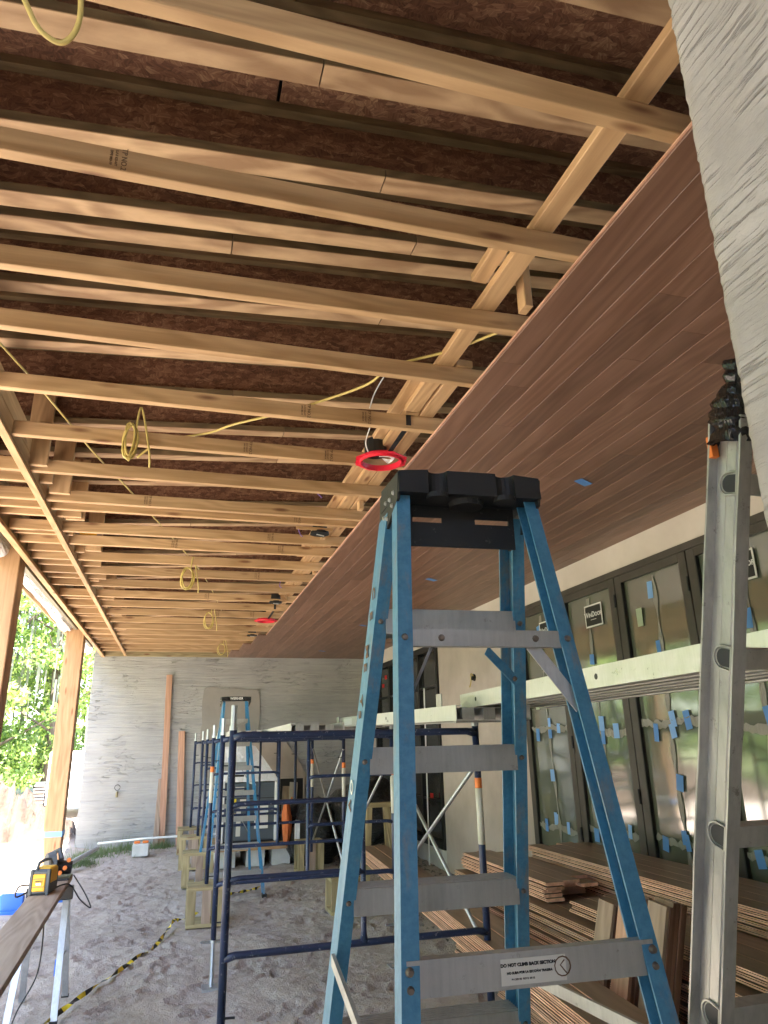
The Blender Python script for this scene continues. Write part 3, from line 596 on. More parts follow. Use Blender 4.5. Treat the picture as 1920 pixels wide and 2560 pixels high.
# house wrap bagged round the beam
for k,(ya,yb) in enumerate(((1.95,7.3),(7.75,12.75),(13.1,15.9))):
    bm=bmesh.new(); n=34; m_=14; rows=[]
    for i in range(n+1):
        u=i/n; y=ya+(yb-ya)*u; row=[]
        for j in range(m_+1):
            a=math.pi*j/m_; rx=.105+.03*mn.noise(V((y*2.2,j*.6,k))); rzz=(.20 if k==0 else .07)+.06*mn.noise(V((y*1.2,j*.4,k+5)))+.10*u*u
            row.append(bm.verts.new((-(1.76 if k==0 else 1.86)+rx*math.cos(a),y,H+.27-rzz*math.sin(a)**.7)))
        rows.append(row)
    for i in range(n):
        for j in range(m_): bm.faces.new((rows[i][j],rows[i][j+1],rows[i+1][j+1],rows[i+1][j]))
    t=thing('beam_wrap',['white building wrap bagged round the beam before the left edge post','white building wrap on the beam between the two posts','torn white wrap end on the beam by the end wall'][k],'plastic wrap',(-1.7,(ya+yb)/2,H),'white wrap round the eave beam')
    obj('film',bm,WRAP,t,smooth=True)
    for q in range(5):
        yy=yb-.5-q*.09; obj('printed_line',nb((-1.80,yy,H+.14),(-1.795,yy+.035,H+.2)),REDT if q==0 else GREYP,t)
# ------------------------------------------------------------ stepladder
def channel(s,d,fl=.03,t=.005):   # section in (across outwards=s, depth): web outside, flanges inward
    o=[(0,-d/2),(0,d/2),(-fl,d/2),(-fl,d/2-t),(-t,d/2-t),(-t,-d/2+t),(-fl,-d/2+t),(-fl,-d/2)]
    return [(s*a,b) for a,b in o]
def stepladder(label,C,th,zt,wF0,wF1,aF,wN0,wN1,aN,yF,yN,cw,cd,d1,blue,near=True):
    t=thing('stepladder',label,'stepladder',(C[0],C[1],0),'blue fibreglass stepladders')
    c,s=math.cos(th),math.sin(th); U=V((c,s,0)); Vv=V((-s,c,0)); C3=V((C[0],C[1],0))
    def P(sd,sec,z,du=0,dv=0):
        q=zt-z
        if sec=='F': u,v=sd*(wF0+wF1*q),yF+aF*q
        else: u,v=sd*(wN0+wN1*q),yN+aN*q
        return C3+U*(u+du)+Vv*(v+dv)+V((0,0,z))
    dF,dN=.086,.045
    zb=0.0
    for sd in (-1,1):
        bm=prism(bmesh.new(),channel(sd,dF),P(sd,'F',zt-.07,sd*.014,dF/2),P(sd,'F',.02,sd*.014,dF/2),U,Vv); obj('front_rail',bm,blue,t)
        bm=prism(bmesh.new(),channel(sd,dN),P(sd,'N',zt-.05,sd*.014,dN/2-.005),P(sd,'N',.02,sd*.014,dN/2-.005),U,Vv); obj('rear_rail',bm,blue,t)
        obj('foot',nb((-.03,-.05,0),(.03,.05,.05)),BLK,t,Matrix.Translation(P(sd,'F',0,0,dF/2))); obj('foot',nb((-.025,-.03,0),(.025,.03,.04)),BLK,t,Matrix.Translation(P(sd,'N',0,0,dN/2)))
    def riv(p,r=.0065): 
        obj('rivet',nt_([p+Vv*.004,p-Vv*.004],[r,r*.6],10),RIV,t)
    k=0; z=zt-d1
    while z>.15:
        a,b=P(-1,'F',z),P(1,'F',z); h2=.028
        bm=bmesh.new()
        sec=[(-.002,-h2),(-.002,h2),(.078,h2),(.078,-h2),(.074,-h2),(.074,h2-.004),(.002,h2-.004),(.002,-h2)]
        prism(bm,[(p[0],p[1]) for p in sec],a+U*.012,b-U*.012,Vv,V((0,0,1)))
        for g in range(6): yy=.006+g*.0125; prism(bm,[(yy,h2),(yy+.005,h2),(yy+.0045,h2+.0025),(yy+.0005,h2+.0025)],a+U*.012,b-U*.012,Vv,V((0,0,1)))
        obj('step',bm,ALU,t)
        if near:
            for p in (a,b): riv(p-Vv*.004)
        z-=.305; k+=1
    zs=[1.993,1.445,.9,.35] if near else [zt-.35,zt-.9,zt-1.45,zt-2.0]
    for i,z in enumerate(zs):
        a,b=P(-1,'N',z),P(1,'N',z); hh=.0165 if i==0 else .026
        bm=prism(bmesh.new(),[(-.001,-hh),(-.001,hh),(.020,hh),(.020,hh-.004),(.003,hh-.004),(.003,-hh+.004),(.020,-hh+.004),(.020,-hh)],a-U*.004,b+U*.004,Vv,V((0,0,1)))
        if i==0: bm.verts.ensure_lookup_table()
        ob=obj('rear_rung',bm,ALU,t)
        if near:
            for p in (a,b):
                for dz in ((0,) if i==0 else (.012,-.012)): riv(p-Vv*.008+V((0,0,dz)),.0075)
        if near and i==0:
            for q in (.22,.80): riv(a.lerp(b,q)-Vv*.004,.0075)
            for sg,x0,x1 in ((-1,.18,.0),(1,.78,1.02)):
                p0=a.lerp(b,x0)+Vv*.012-V((0,0,.008)); p1=P(sg,'N',z-.135,-sg*.004,.01)
                bm=prism(bmesh.new(),[(-.014,0),(.014,0),(.014,.003),(-.014,.003)],p0,p1,V((.6,0,.8)),Vv); obj('brace',bm,ALUD,t)
            p0=P(1,'F',z,-.045,-.004); bm=prism(bmesh.new(),[(-.011,0),(.011,0),(.011,.003),(-.011,.003)],P(1,'F',2.0,-.085,0),P(1,'F',1.93,-.012,-.003),V((.5,0,.85)),Vv); obj('brace',bm,blue,t); riv(P(1,'F',1.935,-.016,-.006))
        if near and i==1:
            m0=a.lerp(b,.44)
            st=obj('warning_label',nb((-.055,-.0012,-.020),(.058,0,.017)),PAPER,t,mtx(U,Vv,m0-Vv*.0015) if False else Matrix.Translation(m0+U*.02-Vv*.0012)@Matrix.Rotation(th,4,'Z'))
            for me,dx,dz in ((text_mesh('DO NOT CLIMB BACK SECTION',.0066,.0003),-.008,.008),(text_mesh('NO SUBA POR LA SECCIÓN TRASERA',.0047,.0002),-.006,-.003),(text_mesh('PN 200130  REV B  07-12',.0038,0),-.018,-.012)):
                link('lettering',me,BLK,st,mtx(U,(0,0,1),m0+U*(.02+dx)-Vv*.003+V((0,0,dz))))
            bm=bmesh.new(); prevq=None
            cc=m0+U*.072-Vv*.0022
            tube(bm,[cc+U*(.014*math.cos(q*.5))+V((0,0,.014*math.sin(q*.5))) for q in range(13)],.0012,4,closed=True); tube(bm,[cc+U*.006+V((0,0,-.01)),cc-U*.004+V((0,0,.002)),cc+U*.004+V((0,0,.009))],.0012,4); obj('hand_symbol',bm,STAMP,st)
    # spreaders
    zsx=.98 if near else zt-1.15
    for sd in (-1,1):
        a=P(sd,'N',zsx if not near else (1.27 if sd<0 else 1.31),sd*.020,.01); b=P(sd,'F',zsx if not near else (1.33 if sd<0 else 1.25),sd*.020,.01); mid=a.lerp(b,.5)
        bm=bmesh.new(); 
        for p,q in ((a,mid),(mid,b)): prism(bm,[(-.012,-.004),(.012,-.004),(.012,.004),(-.012,.004)],p,q,V((0,0,1)),U)
        obj('spreader',bm,ALU,t)
        if not near:
            for z2 in (zt-.9,zt-1.6):
                bm=prism(bmesh.new(),[(-.01,-.002),(.01,-.002),(.01,.002),(-.01,.002)],P(sd,'N',z2,-sd*.12,.02),P(sd,'N',z2-.2,-sd*.01,.02),V((0,0,1)),Vv); obj('brace',bm,ALU,t)
    # cap : outline with tool notches
    cp=thing('x','','',(0,0,0)); bpy.data.objects.remove(cp)
    hw_,hd=cw,cd/2+.012
    out=[]
    out+= [(-hw_,-hd)]
    for nx_ in (-.46*cw,.50*cw):
        rN=.022; 
        for q in range(9): a_=math.pi*(1-q/8); out.append((nx_+rN*math.cos(a_),-hd+.020*math.sin(a_)+.002))
    out+= [(hw_,-hd),(hw_+.004,-hd+.02),(hw_+.004,hd-.01),(hw_-.006,hd),(-hw_+.006,hd),(-hw_-.004,hd-.01)]
    bm=bmesh.new(); topz=zt; hgt=.055
    B0=C3+V((0,0,topz))
    A=[bm.verts.new(B0+U*p[0]+Vv*p[1]-V((0,0,.006 if abs(p[1]+hd)<.001 else 0))) for p in out]; Bv=[bm.verts.new(B0+U*(p[0]*1.01)+Vv*(p[1]*1.03)-V((0,0,hgt))) for p in out]
    n=len(out); bm.faces.new(A); bm.faces.new(Bv[::-1])
    for i in range(n): bm.faces.new((A[i],A[(i+1)%n],Bv[(i+1)%n],Bv[i]))
    cap=obj('top_cap',bm,BLACKP,t)
    for sd in (-1,1):   # cap side ears
        bm=bmesh.new(); x=sd*(hw_+.003)
        prof=[(-hd,-.01),(hd+.01,-.01),(hd+.028,-.125),(hd+.01,-.128),(-hd+.01,-.068)]
        a_=[bm.verts.new(B0+U*x+Vv*p[0]+V((0,0,p[1]))) for p in prof]; b2=[bm.verts.new(B0+U*(x-sd*.006)+Vv*p[0]+V((0,0,p[1]))) for p in prof]
        bm.faces.new(a_); bm.faces.new(b2[::-1])
        for i in range(5): bm.faces.new((a_[i],a_[(i+1)%5],b2[(i+1)%5],b2[i]))
        ear=obj('cap_ear',bm,BLACKP,cap)
        for (yy,zz) in ((-.045,-.045),(-.01,-.05),(.03,-.045),(.05,-.075),(.02,-.085),(-.03,-.07)):
            pp=B0+U*(x+sd*.001)+Vv*yy+V((0,0,zz)); obj('rivet',nt_([pp,pp+U*sd*.004],[.006,.004],8),ALU,ear)
    # panel below the cap, with two slots
    if near:
        zp0,zp1=2.215,zt-hgt; 
        bm=bmesh.new(); yy=-.002; xl,xr=-.133,.131; sl=[(-.115,-.045),(.035,.118)]; zs0,zs1=2.272,2.284
        def q4(x0,x1,z0,z1):
            prism(bm,[(x0,z0),(x1,z0),(x1,z1),(x0,z1)],C3+Vv*yy,C3+Vv*(yy+.004),U,V((0,0,1)))
        q4(xl,xr,zp0,zs0); q4(xl,xr,zs1,zp1); q4(xl,sl[0][0],zs0,zs1); q4(sl[0][1],sl[1][0],zs0,zs1); q4(sl[1][1],xr,zs0,zs1)
        obj('tool_panel',bm,BLACKP,t)
        for nx_ in (-.46*cw,.50*cw):
            p=C3+U*nx_+Vv*(-hd+.012)+V((0,0,zt-hgt)); obj('hose_clip',nt_([p+V((0,0,.002)),p-V((0,0,.010))],[.024,.026],18),BLACKP,cap)
        p=C3+U*.005+Vv*(-.03)+V((0,0,zt-hgt)); obj('magnet_tray',nt_([p+V((0,0,.002)),p-V((0,0,.012))],[.042,.038],20),BLACKP,cap)
        # rubbed-off lettering down the left front rail
        for q,(ch,z2) in enumerate((('C',2.13),('E',2.08),('M',2.0),('E',1.965),('Y',1.89),('S',1.86),('O',1.70),('V',1.66))):
            p=P(-1,'F',z2,-.0165,dF/2); link('worn_letter',text_mesh(ch,.042,.001),STAMP if q!=6 else PAPER,t,mtx((0,0,-1),Vv,p) @ Matrix.Rotation(math.pi,4,'X') if False else mtx((0,0,-1),-Vv,p))
    else:
        link('lettering',text_mesh('WERNER',.045,.001),WHT,cap,mtx(U,(0,0,1),C3-Vv*(hd*1.03+.003)+V((0,0,zt-hgt/2))))
    return t
stepladder('tall worn blue fibreglass stepladder with black cap standing in the foreground',(.602,1.427),-.058,2.368,.149,.070,.333,.147,.070,-.208,-.003,-.045,.164,.146,.307,BLUE)
stepladder('smaller-looking blue stepladder standing behind the scaffolding',(.80,10.35),.05,2.44,.15,.085,-.30,.15,.09,.20,0,.03,.20,.16,.33,FBLUE,near=False)
# ------------------------------------------------------------ extension ladder
xl=thing('extension_ladder','dented aluminium extension ladder standing against the near wall end','ladder',(1.1,1.5,0))
T=V((.917,.940,2.219)); D=V((.0078,.2864,-.958)).normalized(); up=-D; dep=V((0,D.z,-D.y)).normalized(); 
if dep.y<0: dep=-dep
Pt=T-D*.115; Pb=T+D*2.26
def irail(x,inner):
    s=inner; d=.041
    sec=[(0,-d),(-s*.026,-d),(-s*.026,-d+.004),(-s*.004,-d+.005),(-s*.003,-.018),(-s*.007,-.012),(-s*.007,.008),(-s*.003,.014),(-s*.003,d-.005),(-s*.022,d-.004),(-s*.022,d),(0,d)]
    bm=bmesh.new(); nseg=36; prev=None; sec2=[(a,b) for a,b in sec]
    for i in range(nseg+1):
        u=i/nseg; p=Pt.lerp(Pb,u)+V((x,0,0)); j=.002*mn.noise(V((u*14,x*9,0)))
        ring=[bm.verts.new(p+V((1,0,0))*(q[0]+ (j if abs(q[0])>.02 else 0))+dep*q[1]*(1+(.05*mn.noise(V((u*22,3,x)))))) for q in sec2]
        if prev:
            for k in range(len(sec)): bm.faces.new((prev[k],prev[(k+1)%len(sec)],ring[(k+1)%len(sec)],ring[k]))
        else: bm.faces.new(ring[::-1])
        prev=ring
    bm.faces.new(prev); return bm
obj('rail',irail(.004,1),ALUD,xl); obj('rail',irail(.40,-1),ALUD,xl)
for k in range(8):
    c_=T+D*(.305*k)
    if c_.z<.08: break
    # D shaped rung with a swaged rim outside the rail
    prof=[(.018*math.cos(a),.018*math.sin(a)) for a in [math.pi*(.5+i/10) for i in range(11)]]+[(.018,-.018),(.018,.018)]
    prof=[(-p[0],p[1]) for p in prof]
    bm=bmesh.new(); prism(bm,prof,c_+V((.002,0,0)),c_+V((.40,0,0)),dep*1.0,up); obj('rung',bm,ALUD,xl)
    bm=bmesh.new(); prism(bm,[(p[0]*.86,p[1]*.86) for p in prof],c_+V((-.0055,0,0)),c_+V((.0015,0,0)),dep,up); 
    hole=obj('rung_hole',bm,DARKST,xl)
    bm=bmesh.new(); tube(bm,[c_+V((-.0065,0,0))+dep*p[0]*1.12+up*p[1]*1.12 for p in prof],.0026,5,closed=True); obj('rung_rim',bm,ALU,xl)
b_=obj('rung_tie',nb((.900,.952,2.275),(.914,.962,2.315)),ORG,xl)
# black plastic tied over the top of the rail
bm=bmesh.new(); rows=[]; n=30
for j in range(27):
    u=j/26; c_=Pt.lerp(Pt-D*.15,u)+V((.0,0,0))+D*.045; row=[]
    w1=.042-.016*u+.014*mn.noise(V((j*.5,1,1))); 
    if u>.5: w1-=.012*math.sin((u-.5)*6)
    if j>=25: w1*=.75
    for i in range(n):
        a=2*math.pi*i/n; rad=w1*(1+.34*mn.noise(V((math.cos(a)*1.5,math.sin(a)*1.5+j*.10,j*.13)))+.16*mn.noise(V((math.cos(a)*3.5,math.sin(a)*3.5,j*.28+math.cos(a)*1.5))))
        row.append(bm.verts.new(c_+dep*rad*math.cos(a)*1.0+V((1,0,0))*(rad*.75*math.sin(a)-.004)))
    rows.append(row)
for j in range(26):
    for i in range(n): bm.faces.new((rows[j][i],rows[j][(i+1)%n],rows[j+1][(i+1)%n],rows[j+1][i]))
bm.faces.new(rows[-1]); 
BAG2=mat('glossy_black_plastic',(.012,.012,.012),.16); _q=N(BAG2); _q.bump(_q.noise(_q.coords((1,1,.5)),20,3,.5,1.5),.012)
o=obj('plastic_pad',bm,BAG2,smooth=True,origin=Pt); prop(o,'crumpled black plastic bag wrapped over the top of the aluminium ladder','plastic bag')
# ------------------------------------------------------------ scaffolding
def scaf(Y,x0,label,rungs,side,inner,zb,zt=1.85,jz=0,pin=2.0):
    x1=x0+1.52; t=thing('scaffolding',label,'scaffold frame',(x0+.76,Y,0),'blue scaffold frames')
    zbot=zt-1.12
    for x,lab in ((x0,0),(x1,1)):
        obj('post',nt_([(x,Y,zt-1.52),(x,Y,zt+.035)],.0215,12),NAVY,t,smooth=True)
        obj('coupling_pin',nt_([(x,Y,zt+.03),(x,Y,zt+.055),(x,Y,zt+.0551),(x,Y,pin+.02),(x,Y,pin+.0201)],[.024,.024,.018,.018,.010],10),GALV,t)
    for x in ((x0,) if Y<5 or 7<Y<9.5 else ())+((x1,) if Y<11.5 else ()):
        if not(Y<5 and x==x0): obj('label_sleeve',nt_([(x,Y,zt-.66),(x,Y,zt-.34)],.0222,12),PAPER,t,smooth=True); obj('label_band',nt_([(x,Y,zt-.34),(x,Y,zt-.28)],.0224,12),ORG,t)
    def bar(xa,xb,z,r=.019,flare=True):
        pts=[(xa,Y,z-.012),(xa+.06,Y,z),(xb-.06,Y,z),(xb,Y,z-.012)] if flare else [(xa,Y,z),(xb,Y,z)]
        rr_=[r*1.25,r,r,r*1.25] if flare else r
        obj('crossbar',nt_(pts,rr_,10),NAVY,t,smooth=True)
    bar(x0,x1,zt,.022); bar(x0,x1,zbot,.019)
    obj('inner_post',nt_([(inner,Y,zbot),(inner,Y,zbot+.06),(inner,Y,zt)],[.024,.016,.016],10),NAVY,t,smooth=True)
    for z in rungs: bar(x0 if side<0 else inner,inner if side<0 else x1,z,.014)
    for x in (x0,x1): obj('lock_stud',nt_([(x,Y,zt-.22),(x+.07*(1 if x==x0 else -1),Y-.01,zt-.22)],.006,6),DARKST,t); obj('lock_stud',nt_([(x,Y,zt-1.4),(x+.07*(1 if x==x0 else -1),Y-.01,zt-1.4)],.006,6),DARKST,t)
    return x0,x1
F=[(4.34,.33,'near blue scaffold frame standing just behind the stepladder',(1.48,1.10),-1,1.10),
   (6.47,.405,'second blue scaffold frame, its foot on a threaded jack in the sand',(1.52,1.13),1,1.155),
   (8.62,.44,'third blue scaffold frame, its left foot standing on a timber crate',(1.49,1.10),-1,1.193),
   (10.8,.462,'fourth blue scaffold frame behind the far stepladder',(1.49,1.11),-1,1.22),
   (12.3,.455,'fifth blue scaffold frame close to the grey cabinet',(1.5,1.12),-1,1.2),
   (14.0,.385,'last blue scaffold frame almost touching the end wall',(1.5,1.12),-1,1.15)]
for (Y_,x0,l,rg,sd,inn) in F: scaf(Y_,x0,l,rg,sd,inn,0)
for (x,y,l) in ((.33,4.34,'near left'),(1.85,4.34,'near right'),(.405,6.47,'second left'),(1.925,6.47,'second right')):
    t=thing('levelling_jack','galvanised threaded jack under the %s scaffold post'%l,'jack',(x,y,0),'threaded scaffold jacks')
    pts=[]; rs=[]; z=.0
    while z<.48: pts+= [(x,y,z),(x,y,z+.004)]; rs+=[.0145,.0165]; z+=.008
    obj('screw',nt_(pts,rs,10),GALV,t); zz=.33 if y>5 else .32
    obj('nut',nt_([(x,y,zz-.02),(x,y,zz)],.025,8),GALV,t); obj('handle',nt_([(x-.10,y-.02,zz-.008),(x-.02,y,zz-.012),(x+.02,y,zz-.012),(x+.10,y+.02,zz-.008)],[.009,.012,.012,.009],6),GALV,t)
    obj('base_plate',nb((x-.07,y-.07,-.01),(x+.07,y+.07,.012)),GALV,t)
for (xa,ya,za_,xb,yb,zb_,l) in ((1.87,4.34,1.68,1.9,6.47,.62,'scaffold brace falling away from the near right post'),(1.88,4.34,.55,1.9,6.47,1.70,'scaffold brace rising away from the near right post'),(1.955,8.6,1.72,1.99,10.8,.45,'scaffold cross brace falling behind the third frame'),(1.955,8.6,.45,1.99,10.8,1.72,'scaffold cross brace rising behind the third frame'),(1.93,6.47,1.7,1.96,8.6,.6,'scaffold brace linking second and third frames on the house side')):
    prop(obj('cross_brace',nt_([(xa,ya,za_),(xb,yb,zb_)],.0135,8),GALV,smooth=True),l,'brace','galvanised scaffold braces')
# aluminium scaffold planks
def pick(label,x0,x1,ya,yb,z0,z1,sy=0,lab=True):
    t=thing('scaffold_plank',label,'scaffold plank',((x0+x1)/2,(ya+yb)/2,z0),'aluminium scaffold planks')
    def P(x,y,z): 
        u=(y-ya)/(yb-ya); return V((x+sy*u,y,z+(z1-z0)*u))
    hb=.088
    for x,s in ((x0,1),(x1,-1)):
        sec=[(0,0),(s*.038,0),(s*.038,.006),(s*.005,.006),(s*.005,hb-.005),(s*.038,hb-.005),(s*.038,hb),(0,hb)]
        obj('side_rail',prism(bmesh.new(),sec,P(x,ya,z0),P(x,yb,z0),(1,0,0),(0,0,1)),ALUW,t)
    n=int((x1-x0-.08)/.10)
    for k in range(n):
        xx=x0+.042+(x1-x0-.08)*k/n; w_=(x1-x0-.08)/n
        sec=[(0,.004),(w_*.55,.004),(w_*.55,.07),(w_*.98,.07),(w_*.98,.074),(0,.074)]
        obj('deck_channel',prism(bmesh.new(),sec,P(xx,ya+.002,z0),P(xx,yb-.002,z0),(1,0,0),(0,0,1)),ALU,t)
    for yy in (ya+.02,yb-.06):
        a=P(x0,yy,z0); obj('end_bar',nb((x0+.006,yy,a.z-.012),(x1-.006,yy+.04,a.z-.001)),ALUD,t)
    for yy in (yb-.05,):
        a=P(x0,yy,z0); obj('hook',nb((x0-.012,yy-.03,a.z-.004),(x0-.001,yy+.06,a.z+hb+.004),.003),ALU,t)
    q=0
    for yy in [yb-.28,yb-.9,yb-1.7]:
        if yy<ya: break
        a=P(x0,yy,z0); obj('side_hole' if q!=0 or not lab else 'rating_label',nt_([a+V((-.0008,0,.045)),a+V((.001,0,.045))],.013,10) if q or not lab else nb((a.x-.0015,yy-.35,a.z+.015),(a.x-.0003,yy+.1,a.z+.07)),BLK if q or not lab else WHT,t); q+=1
    return t
pick('big aluminium scaffold plank running towards the camera above the near frame',1.60,2.20,.9,4.32,2.00,1.985,sy=.15,lab=False)
pick('aluminium scaffold plank with paper labels lapped under the big one',1.57,2.05,3.95,7.15,1.905,1.945,sy=.02)
pick('aluminium scaffold plank lying across the second and third frames',.95,1.42,6.2,9.1,1.875,1.875,sy=.1)
pick('aluminium scaffold plank lying across the third and fourth frames',.62,1.05,8.4,11.1,1.875,1.875,sy=.1)
pick('aluminium scaffold plank lying on the two farthest frames',.75,1.2,11.9,14.3,1.875,1.875)
# ------------------------------------------------------------ crates
def crate(x,y,w_,d_,h_,label,fl=None,rot=0):
    t=thing('timber_crate',label,'crate',(x,y,0),'timber box crates'); M0=Matrix.Translation((x,y,0))@Matrix.Rotation(rot,4,'Z')
    def bd(a,b,ww,hh,m=TREAT,up=(0,0,1),name='slat'):
        a=M0@V(a);b=M0@V(b);u=(M0.to_3x3()@V(up)); board(name,a,b,ww,hh,m,t,up=u,bev=.002)
    t_=.036; z0=.0
    for s in (-1,1):
        for e_ in (-1,1): bd((s*(w_/2-.045),e_*(d_/2-t_/2),z0+t_),(s*(w_/2-.045),e_*(d_/2-t_/2),h_-t_),.09,t_,TREAT,(0,1,0),'upright')
    for zz in (t_/2,h_-t_/2):
        bd((-w_/2,-d_/4,zz),(w_/2,-d_/4,zz),d_/2-.004,t_); bd((-w_/2,d_/4,zz),(w_/2,d_/4,zz),d_/2-.004,t_)
    bd((.02,-d_/2+t_/2+.001,t_),(.02,-d_/2+t_/2+.001,h_-t_),.09,t_,PALE,(0,1,0),'upright')
    return t
crate(.42,8.62,.36,.36,.38,'timber crate on the sand under the third scaffold frame')
crate(.42,10.9,.40,.40,.42,'timber crate under the fourth scaffold frame'); crate(.40,12.35,.42,.40,.46,'timber crate under the fifth frame, second from the end wall'); crate(.38,14.0,.42,.40,.42,'timber crate nearest the end wall')
crate(1.96,8.62,.36,.34,.36,'timber crate under the right leg of the third frame, behind the stepladder'); crate(2.02,11.2,.38,.36,.44,'timber crate in front of the black bags')
# ------------------------------------------------------------ lumber stacks
def tg(bm,L,t=.0215,w_=.137):
    h=t/2; W2=w_/2; tt=.003
    sec=[(-W2+.009,-h),(W2,-h),(W2,h),(-W2,h),(-W2,.005),(-W2-.006,.004),(-W2-.006,-.003),(-W2+.009,-.004)]
    prism(bm,sec,(-L/2,0,0),(L/2,0,0),(0,1,0),(0,0,1)); return bm
_tgc={}
def tgplank(x,ya,yb,z,parent,m=TONG,top=False):
    """x = centre; tongue faces -X"""
    L=round((yb-ya)*4)/4; key=(L,top)
    if key not in _tgc:
        me=fin(tg(bmesh.new(),L)); me.materials.append(TONG); me.materials.append(BRN)
        for p in me.polygons:
            if p.normal.z>.9: p.material_index=1
        _tgc[key]=me
    M,_=frame((x,yb,z),(x,ya,z),(0,0,1)); # local x runs to -Y ; local y = up x x
    return link('plank',_tgc[key],None,parent,M)
BRN=wood('stained_top_face',(.16,.095,.062),(.26,.165,.11),knots=False,rough=.4,var=.15)
def stack(label,x0,cols,ya,yb,z0,layers,jit=.05,hide=True,pitch=.0245,yj=.06):
    t=thing('plank_stack',label,'plank stack',(x0+cols*.07,(ya+yb)/2,z0),'stacks of tongue and groove planks')
    for L in range(layers):
        off=random.uniform(-.012,.012)*1.2
        for c_ in range(cols):
            if hide and 0<c_ and L<layers-2: 
                if c_>0: continue
            e=random.uniform(-yj,yj); y1=yb+e; y0=ya+random.uniform(-.1,.1)
            tgplank(x0+.07+c_*.14+(off if c_==0 else off),y0,y1,z0+.0105+L*pitch,t)
    if hide and layers>3: obj('stack_core',nb((x0+.16,ya+.15,z0+.0),(x0+cols*.14-.01,yb-.12,z0+(layers-2)*pitch-.002)),TONG,t)
    return t
stack('long main stack of reddish planks on the ground by the doors',2.42,4,1.6,6.35,.04,28)
stack('short pile of planks on the far end of the main stack',2.50,3,4.85,6.3,.735,5,yj=.02)
stack('layer of offset planks along the near part of the main stack',2.50,3,1.5,4.55,.735,3,jit=.1)
stack('higher stack of planks against the glass doors',3.02,4,1.4,6.0,.04,36)
stack('low stack of jagged ended planks in front of the main stack',2.20,1,3.85,5.0,.04,14,yj=.10)
for k,(y,zz) in enumerate(((6.45,0),(4.0,0),(2.0,0))):
    prop(board('bearer',(2.12 if k==0 else 2.3,y,.02),(3.6,y,.02),.09,.038,TREAT),['pale timber bearer sticking out from under the far end of the stack','timber bearer under the middle of the stack','timber bearer under the near end of the stack'][k],'bearer','bearers under the plank stack')
for k,(y,za_,zb_) in enumerate(((6.05,.05,.50),(6.0,.5,.72),(5.86,.3,.50))): prop(obj('strap',nb((2.395,y,za_),(2.399,y+.012,zb_)),WHT),['white packing strap low on the far end of the main stack','white packing strap high on the far end of the main stack','loose white packing strap hanging on the main stack'][k],'strap')
# bundle lying across two sawhorses
t=thing('plank_bundle','diagonal bundle of planks lying on trestles between scaffold and stack','plank bundle',(1.93,6,.6))
for L in range(6):
    me_b=None
    for c_ in range(2):
        off=random.uniform(-.008,.008); z=.545+L*.0245
        A=V((2.11+.07+c_*.14+off,8.45+random.uniform(-.05,.05),z)); B=V((1.70+.07+c_*.14+off,2.7+random.uniform(-.05,.05),z))
        M,L_=frame(A,B,(0,0,1)); key=('b',L_//.25)
        bm=tg(bmesh.new(),L_); me=fin(bm); me.materials.append(TONG); me.materials.append(BRN)
        for p in me.polygons:
            if p.normal.z>.9: p.material_index=1
        link('plank',me,None,t,M)
def trestle(x,y,h_,label):
    t=thing('timber_trestle',label,'trestle',(x,y,0),'rough timber trestles'); board('beam',(x-.3,y,h_-.045),(x+.3,y,h_-.045),.09,.09,TREAT,t)
    for sx in (-1,1):
        for sy in (-1,1): board('leg',(x+sx*.27,y+sy*.25,0),(x+sx*.2,y+sy*.02,h_-.06),.09,.036,TREAT,t,up=(0,1,0))
trestle(2.1,8.1,.53,'rough timber trestle carrying the far end of the plank bundle'); trestle(1.9,3.3,.53,'timber trestle carrying the near end of the plank bundle')
t=thing('timber_trestle','pale timber trestle standing before the big black bags','trestle',(2.75,9.9,0)); board('beam',(2.5,9.9,.98),(2.95,9.9,.98),.09,.06,TREAT,t)
for sx in (-1,1):
    for sy in (-1,1): board('leg',(2.72+sx*.22,9.9+sy*.2,0),(2.72+sx*.12,9.9+sy*.02,.97),.08,.04,TREAT,t,up=(0,1,0))
# upright leaning offcuts
for gi,(yc,zt_,n_,m_,lab,xt) in enumerate(((3.80,.93,2,PALE,'tan boards leaning upright against the stack, farthest of the three bundles',2.40),(3.56,1.00,5,REDW,'middle bundle of pinkish boards leaning upright against the stack',2.38),(3.34,1.02,6,PALE,'nearest bundle of tan boards leaning upright against the stack',2.40))):
    t=thing('leaning_boards',lab,'board bundle',(2.1,yc,0),'board bundles leaning on the stack')
    for q in range(n_):
        xo=q*.021; board('board',(2.08+xo,yc+random.uniform(-.006,.006)+.04,0.0),(xt+xo-.06,yc+random.uniform(-.008,.008),zt_+random.uniform(-.012,.012)),.138,.019,m_ if q==0 else MAHOG,t,up=(1,0,.4),bev=.001)
# boards leaning on the end wall
for (x0,x1,w_,zt_,l) in ((-.10,-.175,.115,3.18,'tallest reddish board leaning against the end wall'),(.22,.14,.125,2.08,'shorter reddish board leaning against the end wall'),(-.21,-.19,.10,1.2,'short pale board beside the tall one on the end wall')):
    prop(board('leaning_board',(x0,YW-.06-(.1 if zt_>2 else .15),0),(x1,YW-.055,zt_),w_,.035,REDW if zt_>2 else PALE,up=(0,1,0)),l,'board','boards leaning on the end wall')
